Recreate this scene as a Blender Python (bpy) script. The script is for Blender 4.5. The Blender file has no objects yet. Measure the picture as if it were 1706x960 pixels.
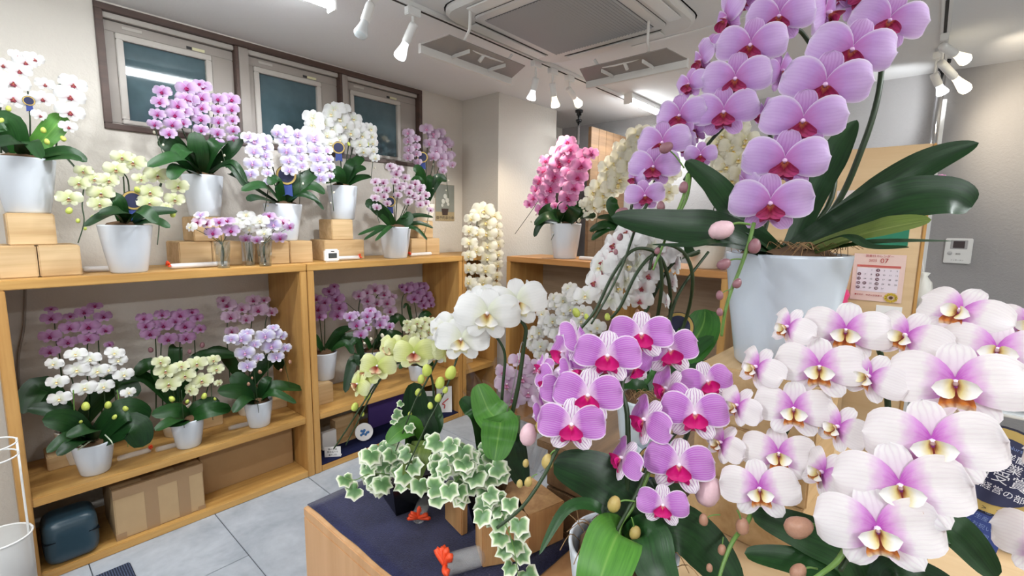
import bpy, bmesh, math, random
from mathutils import Vector, Matrix, Quaternion

# ------------------------------------------------------------------ camera
F = 785.0
CAM = Vector((0, 0, 1.4))
_y, _p, _r = math.radians(41.2), math.radians(7.6), math.radians(0.8)
FWD = Vector((math.cos(_y)*math.cos(_p), math.sin(_y)*math.cos(_p), -math.sin(_p)))
_rt = Vector((math.sin(_y), -math.cos(_y), 0)); _up = _rt.cross(FWD)
RIGHT = _rt*math.cos(_r) + _up*math.sin(_r)
UP = -_rt*math.sin(_r) + _up*math.cos(_r)
sc = bpy.context.scene
col = sc.collection
cd = bpy.data.cameras.new('camera'); cam = bpy.data.objects.new('camera', cd); col.objects.link(cam)
cam.matrix_world = Matrix(((RIGHT.x, UP.x, -FWD.x, CAM.x), (RIGHT.y, UP.y, -FWD.y, CAM.y), (RIGHT.z, UP.z, -FWD.z, CAM.z), (0, 0, 0, 1)))
cd.sensor_fit = 'HORIZONTAL'; cd.sensor_width = 36; cd.lens = 36*F/1706; cd.clip_start = 0.02
sc.camera = cam
sc.view_settings.view_transform = 'Standard'; sc.view_settings.look = 'None'
sc.view_settings.gamma = 1; sc.view_settings.use_curve_mapping = False
sc.view_settings.exposure = 0.36

# ------------------------------------------------------------------ world and room lights
w = bpy.data.worlds.new('world'); sc.world = w; w.use_nodes = True
w.node_tree.nodes['Background'].inputs[0].default_value = (0.9, 0.95, 1, 1)
w.node_tree.nodes['Background'].inputs[1].default_value = 0.15
ZC = 2.365     # ceiling height
TUBE_W = 13.5  # watts per fluorescent tube
SPOT_W = 22.0

# ------------------------------------------------------------------ pixel helpers (photo 1706 x 960)
def ray(x, y): return RIGHT*((x-853)/F) + UP*((480-y)/F) + FWD
def at(x, y, d): return CAM + ray(x, y)*d
def on(x, y, ax, val):
    d = ray(x, y); i = 'xyz'.index(ax)
    return CAM + d*((val-CAM[i])/d[i])
def dep(P): return (Vector(P)-CAM).dot(FWD)
def S(r, g, b):
    return tuple(((c/255)/12.92 if c/255 <= .04045 else ((c/255+.055)/1.055)**2.4) for c in (r, g, b)) + (1,)
R = math.radians

# ------------------------------------------------------------------ materials
MATS = {}
class NT:
    def __init__(s, name):
        s.m = bpy.data.materials.new(name); s.m.use_nodes = True; s.t = s.m.node_tree
        s.b = s.t.nodes['Principled BSDF']; s.o = s.t.nodes['Material Output']
    def n(s, typ, **kw):
        nd = s.t.nodes.new('ShaderNode'+typ)
        for k, v in kw.items(): setattr(nd, k, v)
        return nd
    def l(s, a, b): s.t.links.new(a, b)
    def math(s, op, a, b=None, c=None):
        nd = s.n('Math', operation=op)
        for i, v in enumerate((a, b, c)):
            if v is None: continue
            if isinstance(v, (int, float)): nd.inputs[i].default_value = v
            else: s.l(v, nd.inputs[i])
        return nd.outputs[0]
    def mix(s, fac, a, b, blend='MIX'):
        nd = s.n('Mix', data_type='RGBA', blend_type=blend)
        for i, v in ((0, fac), (6, a), (7, b)):
            if isinstance(v, (int, float)): nd.inputs[i].default_value = v
            elif isinstance(v, tuple): nd.inputs[i].default_value = v
            else: s.l(v, nd.inputs[i])
        return nd.outputs[2]
    def ramp(s, fac, stops, interp='LINEAR'):
        nd = s.n('ValToRGB'); cr = nd.color_ramp; cr.interpolation = interp
        while len(cr.elements) < len(stops): cr.elements.new(0.5)
        for e, (p, c) in zip(cr.elements, stops): e.position = p; e.color = c
        s.l(fac, nd.inputs[0]); return nd.outputs[0]
    def noise(s, vec, scale, detail=3, rough=.5, dist=0):
        nd = s.n('TexNoise'); nd.inputs['Scale'].default_value = scale; nd.inputs['Detail'].default_value = detail
        nd.inputs['Roughness'].default_value = rough; nd.inputs['Distortion'].default_value = dist
        if vec is not None: s.l(vec, nd.inputs['Vector'])
        return nd.outputs[0]
    def coord(s, which='Object'): return s.n('TexCoord').outputs[which]
    def mapping(s, vec, scale):
        nd = s.n('Mapping'); nd.inputs['Scale'].default_value = scale; s.l(vec, nd.inputs[0]); return nd.outputs[0]
    def bump(s, h, strength, dist=.01):
        nd = s.n('Bump'); nd.inputs['Strength'].default_value = strength; nd.inputs['Distance'].default_value = dist
        s.l(h, nd.inputs['Height']); s.l(nd.outputs[0], s.b.inputs['Normal'])
    def base(s, c):
        if isinstance(c, tuple): s.b.inputs['Base Color'].default_value = c
        else: s.l(c, s.b.inputs['Base Color'])
def plain(name, c, rough=.5, spec=.5, metal=0, var=.0, emit=None):
    if name in MATS: return MATS[name]
    t = NT(name)
    if var:
        nz = t.noise(t.coord(), 14, 4)
        t.base(t.mix(t.math('MULTIPLY', nz, var), c, tuple(x*.45 for x in c[:3])+(1,)))
    else: t.base(c)
    t.b.inputs['Roughness'].default_value = rough; t.b.inputs['Specular IOR Level'].default_value = spec
    t.b.inputs['Metallic'].default_value = metal
    if emit:
        t.b.inputs['Emission Color'].default_value = emit[0]; t.b.inputs['Emission Strength'].default_value = emit[1]
    MATS[name] = t.m; return t.m
def wood(name, c1, c2, axis='X', rough=.45, scale=1.0):
    if name in MATS: return MATS[name]
    t = NT(name); oi = t.n('ObjectInfo')
    v = t.coord(); add = t.n('VectorMath', operation='ADD'); t.l(v, add.inputs[0])
    sc3 = t.n('VectorMath', operation='SCALE'); t.l(oi.outputs['Location'], sc3.inputs[0]); sc3.inputs[3].default_value = 3.1
    t.l(sc3.outputs[0], add.inputs[1])
    k = {'X': (1.2, 22, 22), 'Y': (22, 1.2, 22), 'Z': (22, 22, 1.2)}[axis]
    m = t.mapping(add.outputs[0], tuple(a*scale for a in k))
    n1 = t.noise(m, 1.0, 5, .6, .6); n2 = t.noise(m, 4.0, 2, .5)
    f = t.math('ADD', t.math('MULTIPLY', n1, .8), t.math('MULTIPLY', n2, .25))
    c = t.ramp(f, [(.32, c1), (.68, c2)])
    rnd = t.math('MULTIPLY', oi.outputs['Random'], .16)
    c = t.mix(rnd, c, tuple(x*.62 for x in c1[:3])+(1,))
    t.base(c); t.b.inputs['Roughness'].default_value = rough
    t.bump(f, .12, .004); MATS[name] = t.m; return t.m
def plaster(name, c, bump=.25, rough=.9, scale=60, var=.12):
    t = NT(name); v = t.coord()
    big = t.noise(v, 1.7, 3); fine = t.noise(v, scale, 4, .6)
    t.base(t.mix(t.math('MULTIPLY', big, var), c, tuple(x*.7 for x in c[:3])+(1,)))
    t.b.inputs['Roughness'].default_value = rough; t.b.inputs['Specular IOR Level'].default_value = .25
    t.bump(fine, bump, .006); MATS[name] = t.m; return t.m
def glassy(name, tint, trans=.75, rough=.05):
    t = NT(name); tr = t.n('BsdfTransparent'); gl = t.n('BsdfGlossy'); mx = t.n('MixShader')
    tr.inputs[0].default_value = tint; gl.inputs['Roughness'].default_value = rough
    lw = t.n('LayerWeight'); lw.inputs[0].default_value = .35
    f = t.math('ADD', t.math('MULTIPLY', lw.outputs['Facing'], 1-trans), (1-trans)*.25)
    t.l(f, mx.inputs[0]); t.l(tr.outputs[0], mx.inputs[1]); t.l(gl.outputs[0], mx.inputs[2]); t.l(mx.outputs[0], t.o.inputs[0])
    MATS[name] = t.m; return t.m

M_wall = plaster('off_white_plaster', S(209, 203, 194), .5)
M_ceil = plaster('ceiling_paper', S(238, 238, 238), .2, scale=90, var=.05)
M_grey = plaster('grey_wallpaper', S(168, 166, 166), .6, scale=70, var=.2)
M_shelf = wood('shelf_oak', S(178, 130, 66), S(208, 164, 96), 'X')
M_shelfz = wood('shelf_oak_upright', S(178, 128, 66), S(206, 160, 94), 'Z')
M_shelfy = wood('shelf_oak_cross', S(172, 114, 60), S(198, 144, 84), 'Y')
M_block = wood('pine_block', S(182, 146, 98), S(218, 188, 144), 'X', .6, .8)
M_blockz = wood('pine_endgrain', S(176, 128, 80), S(216, 172, 120), 'Z', .6)
M_ply = wood('plywood', S(206, 172, 128), S(222, 192, 150), 'Y', .5, .6)
M_darkwood = wood('brown_board', S(108, 82, 58), S(142, 110, 78), 'X', .6)
M_tableside = wood('table_side', S(196, 146, 98), S(218, 172, 126), 'Z', .5, .5)
M_frame = wood('dark_window_frame', S(64, 46, 40), S(86, 64, 54), 'X', .5)
M_sash = plain('taupe_sash', S(150, 141, 133), .45)
M_sashl = plain('light_sash', S(178, 171, 163), .4)
M_gap = plain('dark_gap', S(40, 36, 34), .7)
M_white = plain('white_plastic', S(238, 238, 236), .4)
M_pot = plain('white_glazed_pot', S(218, 224, 232), .22, .5)
M_potsh = plain('ivory_pot', S(232, 226, 214), .35)
M_potblue = plain('pale_blue_pot', S(196, 208, 216), .3)
M_black = plain('black_plastic', S(18, 20, 24), .25)
M_stem = plain('dark_stem', S(38, 62, 28), .45, var=.6)
M_stemg = plain('green_stem', S(104, 142, 66), .45, var=.5)
M_stake = plain('grey_wire', S(150, 150, 148), .3, metal=.8)
M_moss = plain('brown_moss', S(112, 84, 58), .95, var=1.0)
M_fibre = plain('dry_fibre', S(150, 118, 80), .9)
M_budg = plain('green_bud', S(196, 208, 96), .45, var=.3)
M_budw = plain('pale_bud', S(232, 226, 204), .45, var=.2)
M_budp = plain('mauve_bud', S(150, 104, 112), .45, var=.5)
M_budt = plain('tan_bud', S(188, 164, 96), .45, var=.4)
M_budpk = plain('peach_bud', S(178, 132, 108), .45, var=.5)
M_budlp = plain('pink_white_bud', S(226, 188, 196), .45, var=.3)
M_glass = glassy('clear_glass', (.93, .95, .95, 1), .55)
M_celo = glassy('cellophane', (.97, .97, .98, 1), .6, .12)
def frosty(name, k):
    t = NT(name); tr = t.n('BsdfTransparent'); mx = t.n('MixShader'); mx.inputs[0].default_value = k
    t.base(S(240, 242, 244)); t.b.inputs['Roughness'].default_value = .15
    t.l(tr.outputs[0], mx.inputs[1]); t.l(t.b.outputs[0], mx.inputs[2]); t.l(mx.outputs[0], t.o.inputs[0]); return t.m
M_tube = frosty('clear_tube', .16)
M_orange = plain('orange_ribbon', S(240, 82, 40), .5)
M_paper = plain('white_paper', S(240, 238, 236), .7)
M_ink = plain('black_ink', S(40, 38, 40), .6)
M_navy = plain('navy_felt', S(30, 34, 66), .95, .1, var=.5)
M_card = plain('cardboard', S(190, 162, 124), .8, .2, var=.25)
M_tape = plain('brown_tape', S(160, 130, 96), .35, .5)
M_cardd = plain('brown_carton', S(170, 136, 96), .8, .2, var=.2)
M_blue = plain('slate_blue_case', S(44, 66, 78), .3, .5)
M_chrome = plain('chrome', S(210, 210, 212), .15, metal=1)
M_gold = plain('gold_print', S(196, 168, 96), .4, metal=.3)
M_badge = plain('navy_badge', S(38, 42, 76), .5)
M_badge2 = plain('blue_ribbon', S(44, 64, 132), .5)
M_purple = plain('purple_board', S(74, 52, 122), .8)
M_vent = plain('vent_grey', S(176, 176, 176), .5)
M_ac = plain('ac_white', S(226, 224, 220), .45)
def emis(name, c, k): return plain(name, c, .5, emit=(c, k))
M_tubelight = emis('tube_light', (.93, .98, 1, 1), 26)
M_bulbc = emis('bulb_cool', (.95, .98, 1, 1), 14)
M_bulbw = emis('bulb_warm', (1, .9, .68, 1), 14)

# floor: grey marbled tile
def mk_tile():
    t = NT('grey_stone_tile'); v = t.coord(); oi = t.n('ObjectInfo')
    add = t.n('VectorMath', operation='ADD'); t.l(v, add.inputs[0]); t.l(oi.outputs['Location'], add.inputs[1])
    n = t.noise(add.outputs[0], 4, 6, .62, .5); n2 = t.noise(add.outputs[0], 30, 4)
    f = t.math('ADD', t.math('MULTIPLY', n, .8), t.math('MULTIPLY', n2, .2))
    t.base(t.ramp(f, [(.3, S(150, 158, 168)), (.7, S(196, 202, 210))])); t.b.inputs['Roughness'].default_value = .45
    t.bump(n2, .05); return t.m
M_tile = mk_tile()
M_grout = plain('grout', S(96, 98, 104), .9)
def mk_felt():
    t = NT('ribbed_mat'); v = t.coord(); wv = t.n('TexWave'); wv.inputs['Scale'].default_value = 40; t.l(v, wv.inputs[0])
    n = t.noise(v, 160, 2); f = t.math('MULTIPLY', wv.outputs[1], n)
    t.base(t.ramp(f, [(.1, S(30, 38, 58)), (.6, S(86, 98, 128))])); t.b.inputs['Roughness'].default_value = .95; t.bump(f, .6); return t.m
M_mat = mk_felt()
def mk_pane():
    t = NT('night_glass'); v = t.coord(); n = t.noise(v, 3, 4, .6); n2 = t.noise(v, 90, 2)
    t.base(t.ramp(n, [(.3, S(50, 70, 76)), (.7, S(82, 102, 108))])); t.b.inputs['Roughness'].default_value = .05
    t.b.inputs['Specular IOR Level'].default_value = .5; t.bump(n2, .012, .002); return t.m
M_pane = mk_pane()

# petals: colour runs from the throat (v=0) to the tip (v=1), with veins that fan out along u
def petal_mat(name, c0, c1, c2, pos=(.12, .45, .95), vein=None, vs=0.0, vn=9, rim=None, rimw=.8, trans=.3, stripe=None):
    def ds(c):   # thin petals pick up each other's colour, so their own colour is a little paler
        if c is None: return None
        g = .3*c[0]+.59*c[1]+.11*c[2]; return tuple((x*.84+g*.16)*.9 for x in c[:3])+(1,)
    if not name.startswith('l_'): c0, c1, c2, vein, rim = map(ds, (c0, c1, c2, vein, rim))
    t = NT(name); uv = t.n('UVMap'); sp = t.n('SeparateXYZ'); t.l(uv.outputs[0], sp.inputs[0])
    u = sp.outputs[0]; v = sp.outputs[1]
    nz = t.noise(uv.outputs[0], 7, 3)
    vv = t.math('ADD', v, t.math('MULTIPLY', t.math('SUBTRACT', nz, .5), .16))
    c = t.ramp(vv, [(pos[0], c0), (pos[1], c1), (pos[2], c2)])
    au = t.math('ABSOLUTE', t.math('SUBTRACT', t.math('MULTIPLY', u, 2), 1))
    if rim:
        e = t.math('MAXIMUM', t.math('POWER', au, 1.5), t.math('POWER', v, 3))
        mr = t.n('MapRange'); mr.interpolation_type = 'SMOOTHSTEP'; t.l(e, mr.inputs[0]); mr.inputs[1].default_value = rimw; mr.inputs[2].default_value = 1.0
        c = t.mix(mr.outputs[0], c, rim)
    if vein:
        nz2 = t.noise(uv.outputs[0], 2.6, 2)
        ph = t.math('ADD', t.math('MULTIPLY', u, vn*6.283), t.math('MULTIPLY', nz2, 9.0))
        s_ = t.math('POWER', t.math('ADD', t.math('MULTIPLY', t.math('SINE', ph), .5), .5), 3 if not stripe else 5)
        c = t.mix(t.math('MULTIPLY', s_, vs), c, vein)
    t.base(c); t.b.inputs['Roughness'].default_value = .5; t.b.inputs['Specular IOR Level'].default_value = .25
    fn = t.noise(t.mapping(uv.outputs[0], (26, 3, 1)), 1.5, 2); t.bump(fn, .12, .002)
    tr = t.n('BsdfTranslucent'); (t.l(c, tr.inputs[0]) if not isinstance(c, tuple) else None)
    mx = t.n('MixShader'); mx.inputs[0].default_value = trans
    t.l(t.b.outputs[0], mx.inputs[1]); t.l(tr.outputs[0], mx.inputs[2]); t.l(mx.outputs[0], t.o.inputs[0])
    return t.m
W255 = S(250, 250, 250)
TYPES = {}
def ftype(k, petal, sepal=None, lip=None, column=None):
    TYPES[k] = (petal, sepal or petal, lip, column or plain('column_white', S(244, 236, 240), .4))
ftype('white_red', petal_mat('p_white_red', S(246, 228, 232), W255, W255, vein=S(226, 220, 226), vs=.12),
      lip=petal_mat('l_white_red', S(200, 130, 90), S(150, 60, 76), S(176, 90, 104), trans=.1), column=plain('col_red', S(176, 90, 110), .4))
ftype('white', petal_mat('p_white', S(236, 240, 214), S(250, 250, 248), S(250, 250, 250), vein=S(220, 226, 226), vs=.12, vn=10),
      lip=petal_mat('l_white', S(228, 190, 70), S(248, 238, 190), S(250, 250, 244), trans=.1))
ftype('cream', petal_mat('p_cream', S(236, 228, 176), S(250, 244, 220), S(250, 246, 228), vein=S(228, 220, 190), vs=.3),
      lip=petal_mat('l_cream', S(206, 168, 60), S(240, 220, 150), S(248, 240, 210), trans=.1))
ftype('yellow', petal_mat('p_yellow', S(216, 226, 140), S(238, 242, 188), S(244, 248, 212), vein=S(216, 224, 156), vs=.25),
      lip=petal_mat('l_yellow', S(110, 40, 44), S(196, 150, 110), S(240, 232, 186), pos=(.2, .45, .9), trans=.1))
ftype('lime', petal_mat('p_lime', S(206, 222, 90), S(232, 238, 140), S(242, 246, 190), vein=S(206, 216, 110), vs=.3),
      lip=petal_mat('l_lime', S(170, 70, 60), S(214, 150, 120), S(244, 238, 190), trans=.1))
ftype('purple', petal_mat('p_purple', S(190, 104, 182), S(200, 160, 210), S(218, 196, 228), vein=S(176, 120, 190), vs=.2, rim=S(234, 222, 240)),
      lip=petal_mat('l_purple', S(180, 60, 110), S(150, 20, 92), S(160, 30, 104), trans=.1), column=plain('col_mag', S(170, 50, 120), .4))
ftype('mauve', petal_mat('p_mauve', S(176, 90, 156), S(192, 136, 190), S(204, 156, 204), vein=S(160, 96, 160), vs=.3, rim=S(214, 180, 214)),  # deeper purple: the lower shelf's shade is put into the petal and lip colours
      lip=petal_mat('l_mauve', S(150, 40, 90), S(120, 16, 74), S(130, 24, 84), trans=.1), column=plain('col_mag2', S(130, 30, 90), .4))
ftype('mauvepale', petal_mat('p_mauvep', S(190, 120, 160), S(214, 176, 208), S(226, 196, 220), vein=S(186, 130, 180), vs=.4, rim=S(232, 212, 230)),
      lip=petal_mat('l_mauvep', S(150, 50, 90), S(140, 30, 84), S(150, 40, 94), trans=.1), column=plain('col_mag3', S(150, 60, 110), .4))
ftype('lavender', petal_mat('p_lav', S(196, 156, 222), S(202, 192, 238), S(240, 238, 250), pos=(.1, .42, .85), vein=S(196, 166, 226), vs=.25, rim=W255, rimw=.6),
      lip=petal_mat('l_lav', S(214, 160, 150), S(206, 150, 210), S(230, 200, 238), trans=.1))
ftype('pinkwhite', petal_mat('p_pw', S(220, 156, 200), S(234, 206, 230), S(244, 232, 242), vein=S(226, 170, 212), vs=.2, rim=S(252, 244, 250)),
      lip=petal_mat('l_pw', S(140, 24, 84), S(130, 16, 80), S(150, 40, 100), trans=.1), column=plain('col_mag4', S(140, 40, 100), .4))
ftype('pinkpale', petal_mat('p_pp', S(198, 150, 186), S(208, 178, 206), S(226, 206, 224), vein=S(196, 140, 190), vs=.4),
      lip=petal_mat('l_pp', S(190, 110, 130), S(196, 120, 160), S(222, 170, 204), trans=.1))
ftype('pink', petal_mat('p_pink', S(232, 96, 180), S(242, 146, 208), S(246, 178, 224), vein=S(230, 110, 186), vs=.3, rim=S(250, 204, 234)),
      lip=petal_mat('l_pink', S(190, 50, 100), S(190, 50, 110), S(214, 90, 150), trans=.1), column=plain('col_pk', S(200, 60, 110), .4))
ftype('lilac', petal_mat('p_lilac', S(214, 120, 210), S(214, 160, 238), S(230, 200, 250), pos=(.08, .4, 1), vein=S(190, 120, 220), vs=.16, vn=11, rim=S(240, 224, 252), rimw=.7),
      petal_mat('s_lilac', S(196, 90, 190), S(206, 136, 220), S(222, 178, 238), vein=S(180, 90, 196), vs=.35, vn=7, rim=S(232, 206, 246), rimw=.75),
      petal_mat('l_lilac', S(206, 130, 90), S(150, 34, 66), S(190, 70, 128), pos=(.04, .25, .95), vein=S(110, 16, 50), vs=.5, vn=3, trans=.08), plain('col_lil', S(228, 190, 226), .4))
ftype('striped', petal_mat('p_str', S(250, 226, 246), S(200, 96, 216), S(216, 132, 228), pos=(.05, .3, .95), vein=S(246, 216, 246), vs=.32, vn=16, rim=S(253, 244, 253), rimw=.8),
      petal_mat('s_str', S(222, 150, 220), S(246, 234, 248), S(252, 246, 252), pos=(.02, .3, .9), vein=S(190, 96, 196), vs=.85, vn=6, stripe=True),
      petal_mat('l_str', S(240, 170, 150), S(206, 24, 120), S(196, 16, 110), pos=(.03, .18, .9), trans=.08), plain('col_str', S(252, 236, 250), .4))
ftype('blush', petal_mat('p_blu', S(206, 70, 206), S(232, 150, 234), S(252, 246, 248), pos=(.06, .21, .47), vein=S(226, 200, 220), vs=.14, vn=12),
      petal_mat('s_blu', S(220, 130, 216), S(244, 218, 244), S(252, 248, 250), pos=(.05, .35, .8), vein=S(226, 196, 224), vs=.3, vn=5),
      petal_mat('l_blu', S(150, 60, 60), S(214, 130, 50), S(252, 244, 214), pos=(.14, .42, .7), vein=S(150, 50, 40), vs=.5, vn=3, trans=.08), plain('col_blu', S(250, 226, 250), .35))
M_lipyellow = petal_mat('lobe_yellow', S(200, 120, 50), S(246, 226, 140), S(253, 250, 244), pos=(.05, .3, .7), trans=.1)

def mk_leaf(name, c1, c2, rib, rough=.32):
    t = NT(name); uv = t.n('UVMap'); sp = t.n('SeparateXYZ'); t.l(uv.outputs[0], sp.inputs[0]); oi = t.n('ObjectInfo')
    nz = t.noise(t.mapping(uv.outputs[0], (14, 2, 1)), 1.4, 4, .6)
    c = t.ramp(t.math('ADD', t.math('MULTIPLY', nz, .7), t.math('MULTIPLY', oi.outputs['Random'], .35)), [(.3, c1), (.8, c2)])
    au = t.math('ABSOLUTE', t.math('SUBTRACT', t.math('MULTIPLY', sp.outputs[0], 2), 1))
    mr = t.n('MapRange'); t.l(au, mr.inputs[0]); mr.inputs[1].default_value = .07; mr.inputs[2].default_value = .0
    c = t.mix(t.math('MULTIPLY', mr.outputs[0], .6), c, rib)
    t.base(c); t.b.inputs['Roughness'].default_value = rough; t.b.inputs['Specular IOR Level'].default_value = .35; t.bump(nz, .08, .003); return t.m
M_leaf = mk_leaf('orchid_leaf', S(10, 38, 14), S(36, 78, 32), S(14, 42, 16), .38)
M_leafl = mk_leaf('orchid_leaf_light', S(38, 88, 28), S(80, 134, 48), S(120, 160, 76), .42)
M_leafo = mk_leaf('orchid_leaf_olive', S(84, 104, 44), S(124, 140, 72), S(150, 160, 96))
def mk_ivy():
    t = NT('ivy_leaf'); a = t.n('Attribute', attribute_name='edge'); uvn = t.coord('Object'); oi = t.n('ObjectInfo')
    nz = t.noise(uvn, 90, 3); e = t.math('ADD', a.outputs['Fac'], t.math('MULTIPLY', t.math('SUBTRACT', nz, .5), .5))
    c = t.ramp(e, [(.1, S(84, 124, 76)), (.45, S(126, 166, 108)), (.62, S(212, 224, 180)), (.78, S(242, 244, 226))])
    c = t.mix(t.math('MULTIPLY', oi.outputs['Random'], .35), c, S(84, 128, 76), 'MULTIPLY')
    t.base(c); t.b.inputs['Roughness'].default_value = .4; return t.m
M_ivy = mk_ivy()

# ------------------------------------------------------------------ mesh helpers
def link(name, me, mats=(), parent=None, loc=None, label=None, cat=None, group=None, kind=None):
    o = bpy.data.objects.new(name, me); col.objects.link(o)
    if me is not None and mats and not me.materials:
        for m in mats: me.materials.append(m)
    if parent is not None: o.parent = parent
    if loc is not None: o.location = loc
    if label: o['label'] = label
    if cat: o['category'] = cat
    if group: o['group'] = group
    if kind: o['kind'] = kind
    return o
def empty(name, loc, label, cat, group=None, kind=None):
    o = link(name, None, (), None, loc, label, cat, group, kind); o.empty_display_size = .05; return o
def mesh(name, V, Fc, smooth=False, uvs=None, mi=None):
    me = bpy.data.meshes.new(name); me.from_pydata([tuple(v) for v in V], [], Fc)
    if uvs:
        ul = me.uv_layers.new(name='UVMap')
        for lp in me.loops: ul.data[lp.index].uv = uvs[lp.vertex_index]
    if mi:
        for p, i in zip(me.polygons, mi): p.material_index = i
    if smooth:
        for p in me.polygons: p.use_smooth = True
    me.update(); return me
def boxm(name, x0, x1, y0, y1, z0, z1, bev=.003, o=(0, 0, 0)):
    bm = bmesh.new(); bmesh.ops.create_cube(bm, size=1)
    for v in bm.verts:
        v.co = Vector(((x0+x1)/2+v.co.x*(x1-x0)-o[0], (y0+y1)/2+v.co.y*(y1-y0)-o[1], (z0+z1)/2+v.co.z*(z1-z0)-o[2]))
    if bev > 0: bmesh.ops.bevel(bm, geom=bm.edges[:], offset=bev, segments=2, affect='EDGES')
    me = bpy.data.meshes.new(name); bm.to_mesh(me); bm.free(); return me
def box(name, x0, x1, y0, y1, z0, z1, mat, parent=None, bev=.003, **kw):
    """a box as one object whose origin is its base centre (or its parent's origin)"""
    if parent is not None:
        o = parent.location; return link(name, boxm(name, x0, x1, y0, y1, z0, z1, bev, o), [mat], parent, **kw)
    c = ((x0+x1)/2, (y0+y1)/2, z0)
    return link(name, boxm(name, x0, x1, y0, y1, z0, z1, bev, c), [mat], None, c, **kw)
def obox(name, c, sx, sy, sz, rz, mat, parent=None, bev=.003, **kw):
    o = link(name, boxm(name, -sx/2, sx/2, -sy/2, sy/2, 0, sz, bev), [mat], parent, **kw)
    o.location = Vector(c) - (parent.location if parent else Vector()); o.rotation_euler.z = rz; return o
def lathe(name, prof, n=28, smooth=True, close=False):
    V = []; Fc = []; m = len(prof)
    for i in range(n):
        a = 2*math.pi*i/n
        for r, z in prof: V.append((r*math.cos(a), r*math.sin(a), z))
    for i in range(n):
        j = (i+1) % n
        for k in range(m-1): Fc.append((i*m+k, j*m+k, j*m+k+1, i*m+k+1))
    if close:
        Fc.append(tuple(i*m for i in range(n))[::-1]); Fc.append(tuple(i*m+m-1 for i in range(n)))
    return mesh(name, V, Fc, smooth)
def spline(pts, n=6):
    P = [Vector(p) for p in pts]
    if len(P) < 3:
        return [P[0].lerp(P[1], i/4) for i in range(5)]
    out = []
    for i in range(len(P)-1):
        p0 = P[max(i-1, 0)]; p1 = P[i]; p2 = P[i+1]; p3 = P[min(i+2, len(P)-1)]
        for k in range(n):
            t = k/n
            out.append(.5*((2*p1)+(p2-p0)*t+(2*p0-5*p1+4*p2-p3)*t*t+(3*p1-p0-3*p2+p3)*t**3))
    out.append(P[-1]); return out
def tube_data(pts, r, sides=6, r2=None, smooth_n=6, V=None, Fc=None):
    V = [] if V is None else V; Fc = [] if Fc is None else Fc
    C = spline(pts, smooth_n) if smooth_n else [Vector(p) for p in pts]
    b0 = len(V); n = len(C); prev = None
    for i, c in enumerate(C):
        t = (C[min(i+1, n-1)]-C[max(i-1, 0)]).normalized()
        if prev is None:
            a = t.cross(Vector((0, 0, 1)));  a = a if a.length > .05 else t.cross(Vector((1, 0, 0)))
        else: a = prev - t*prev.dot(t)
        a.normalize(); prev = a; b = t.cross(a)
        rr = r if r2 is None else r+(r2-r)*i/(n-1)
        for k in range(sides):
            g = 2*math.pi*k/sides; V.append(c+(a*math.cos(g)+b*math.sin(g))*rr)
    for i in range(n-1):
        for k in range(sides):
            k2 = (k+1) % sides; Fc.append((b0+i*sides+k, b0+i*sides+k2, b0+(i+1)*sides+k2, b0+(i+1)*sides+k))
    Fc.append(tuple(b0+k for k in range(sides))[::-1]); Fc.append(tuple(b0+(n-1)*sides+k for k in range(sides)))
    return V, Fc
def tube(name, pts, r, mat, parent=None, sides=6, r2=None, smooth_n=6, **kw):
    o = parent.location if parent else Vector(pts[0])
    V, Fc = tube_data([Vector(p)-o for p in pts], r, sides, r2, smooth_n)
    return link(name, mesh(name, V, Fc, True), [mat], parent, None if parent else o, **kw)
def bm_obj(name, bm, mat, parent=None, loc=None, smooth=True, **kw):
    me = bpy.data.meshes.new(name); bm.to_mesh(me); bm.free()
    if smooth:
        for p in me.polygons: p.use_smooth = True
    return link(name, me, [mat], parent, loc, **kw)
_txt = {}
def text(name, s, size, M, mat, parent=None, align='CENTER', **kw):
    key = (s, size, align)
    if key not in _txt:
        cu = bpy.data.curves.new('t', 'FONT'); cu.body = s; cu.size = size; cu.align_x = align; cu.align_y = 'CENTER'; cu.resolution_u = 2
        ob = bpy.data.objects.new('t', cu); col.objects.link(ob)
        dg = bpy.context.evaluated_depsgraph_get(); me = bpy.data.meshes.new_from_object(ob.evaluated_get(dg))
        bpy.data.objects.remove(ob); me.materials.clear(); _txt[key] = me
    me = _txt[key].copy()
    o = link(name, me, [mat], parent, **kw)
    o.matrix_local = (Matrix.Translation(-parent.location) @ M) if parent else M
    return o
def frame(pos, right, up):
    r = Vector(right).normalized(); u = Vector(up); u = (u-r*u.dot(r)).normalized(); n = r.cross(u)
    return Matrix(((r.x, u.x, n.x, pos[0]), (r.y, u.y, n.y, pos[1]), (r.z, u.z, n.z, pos[2]), (0, 0, 0, 1)))

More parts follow.
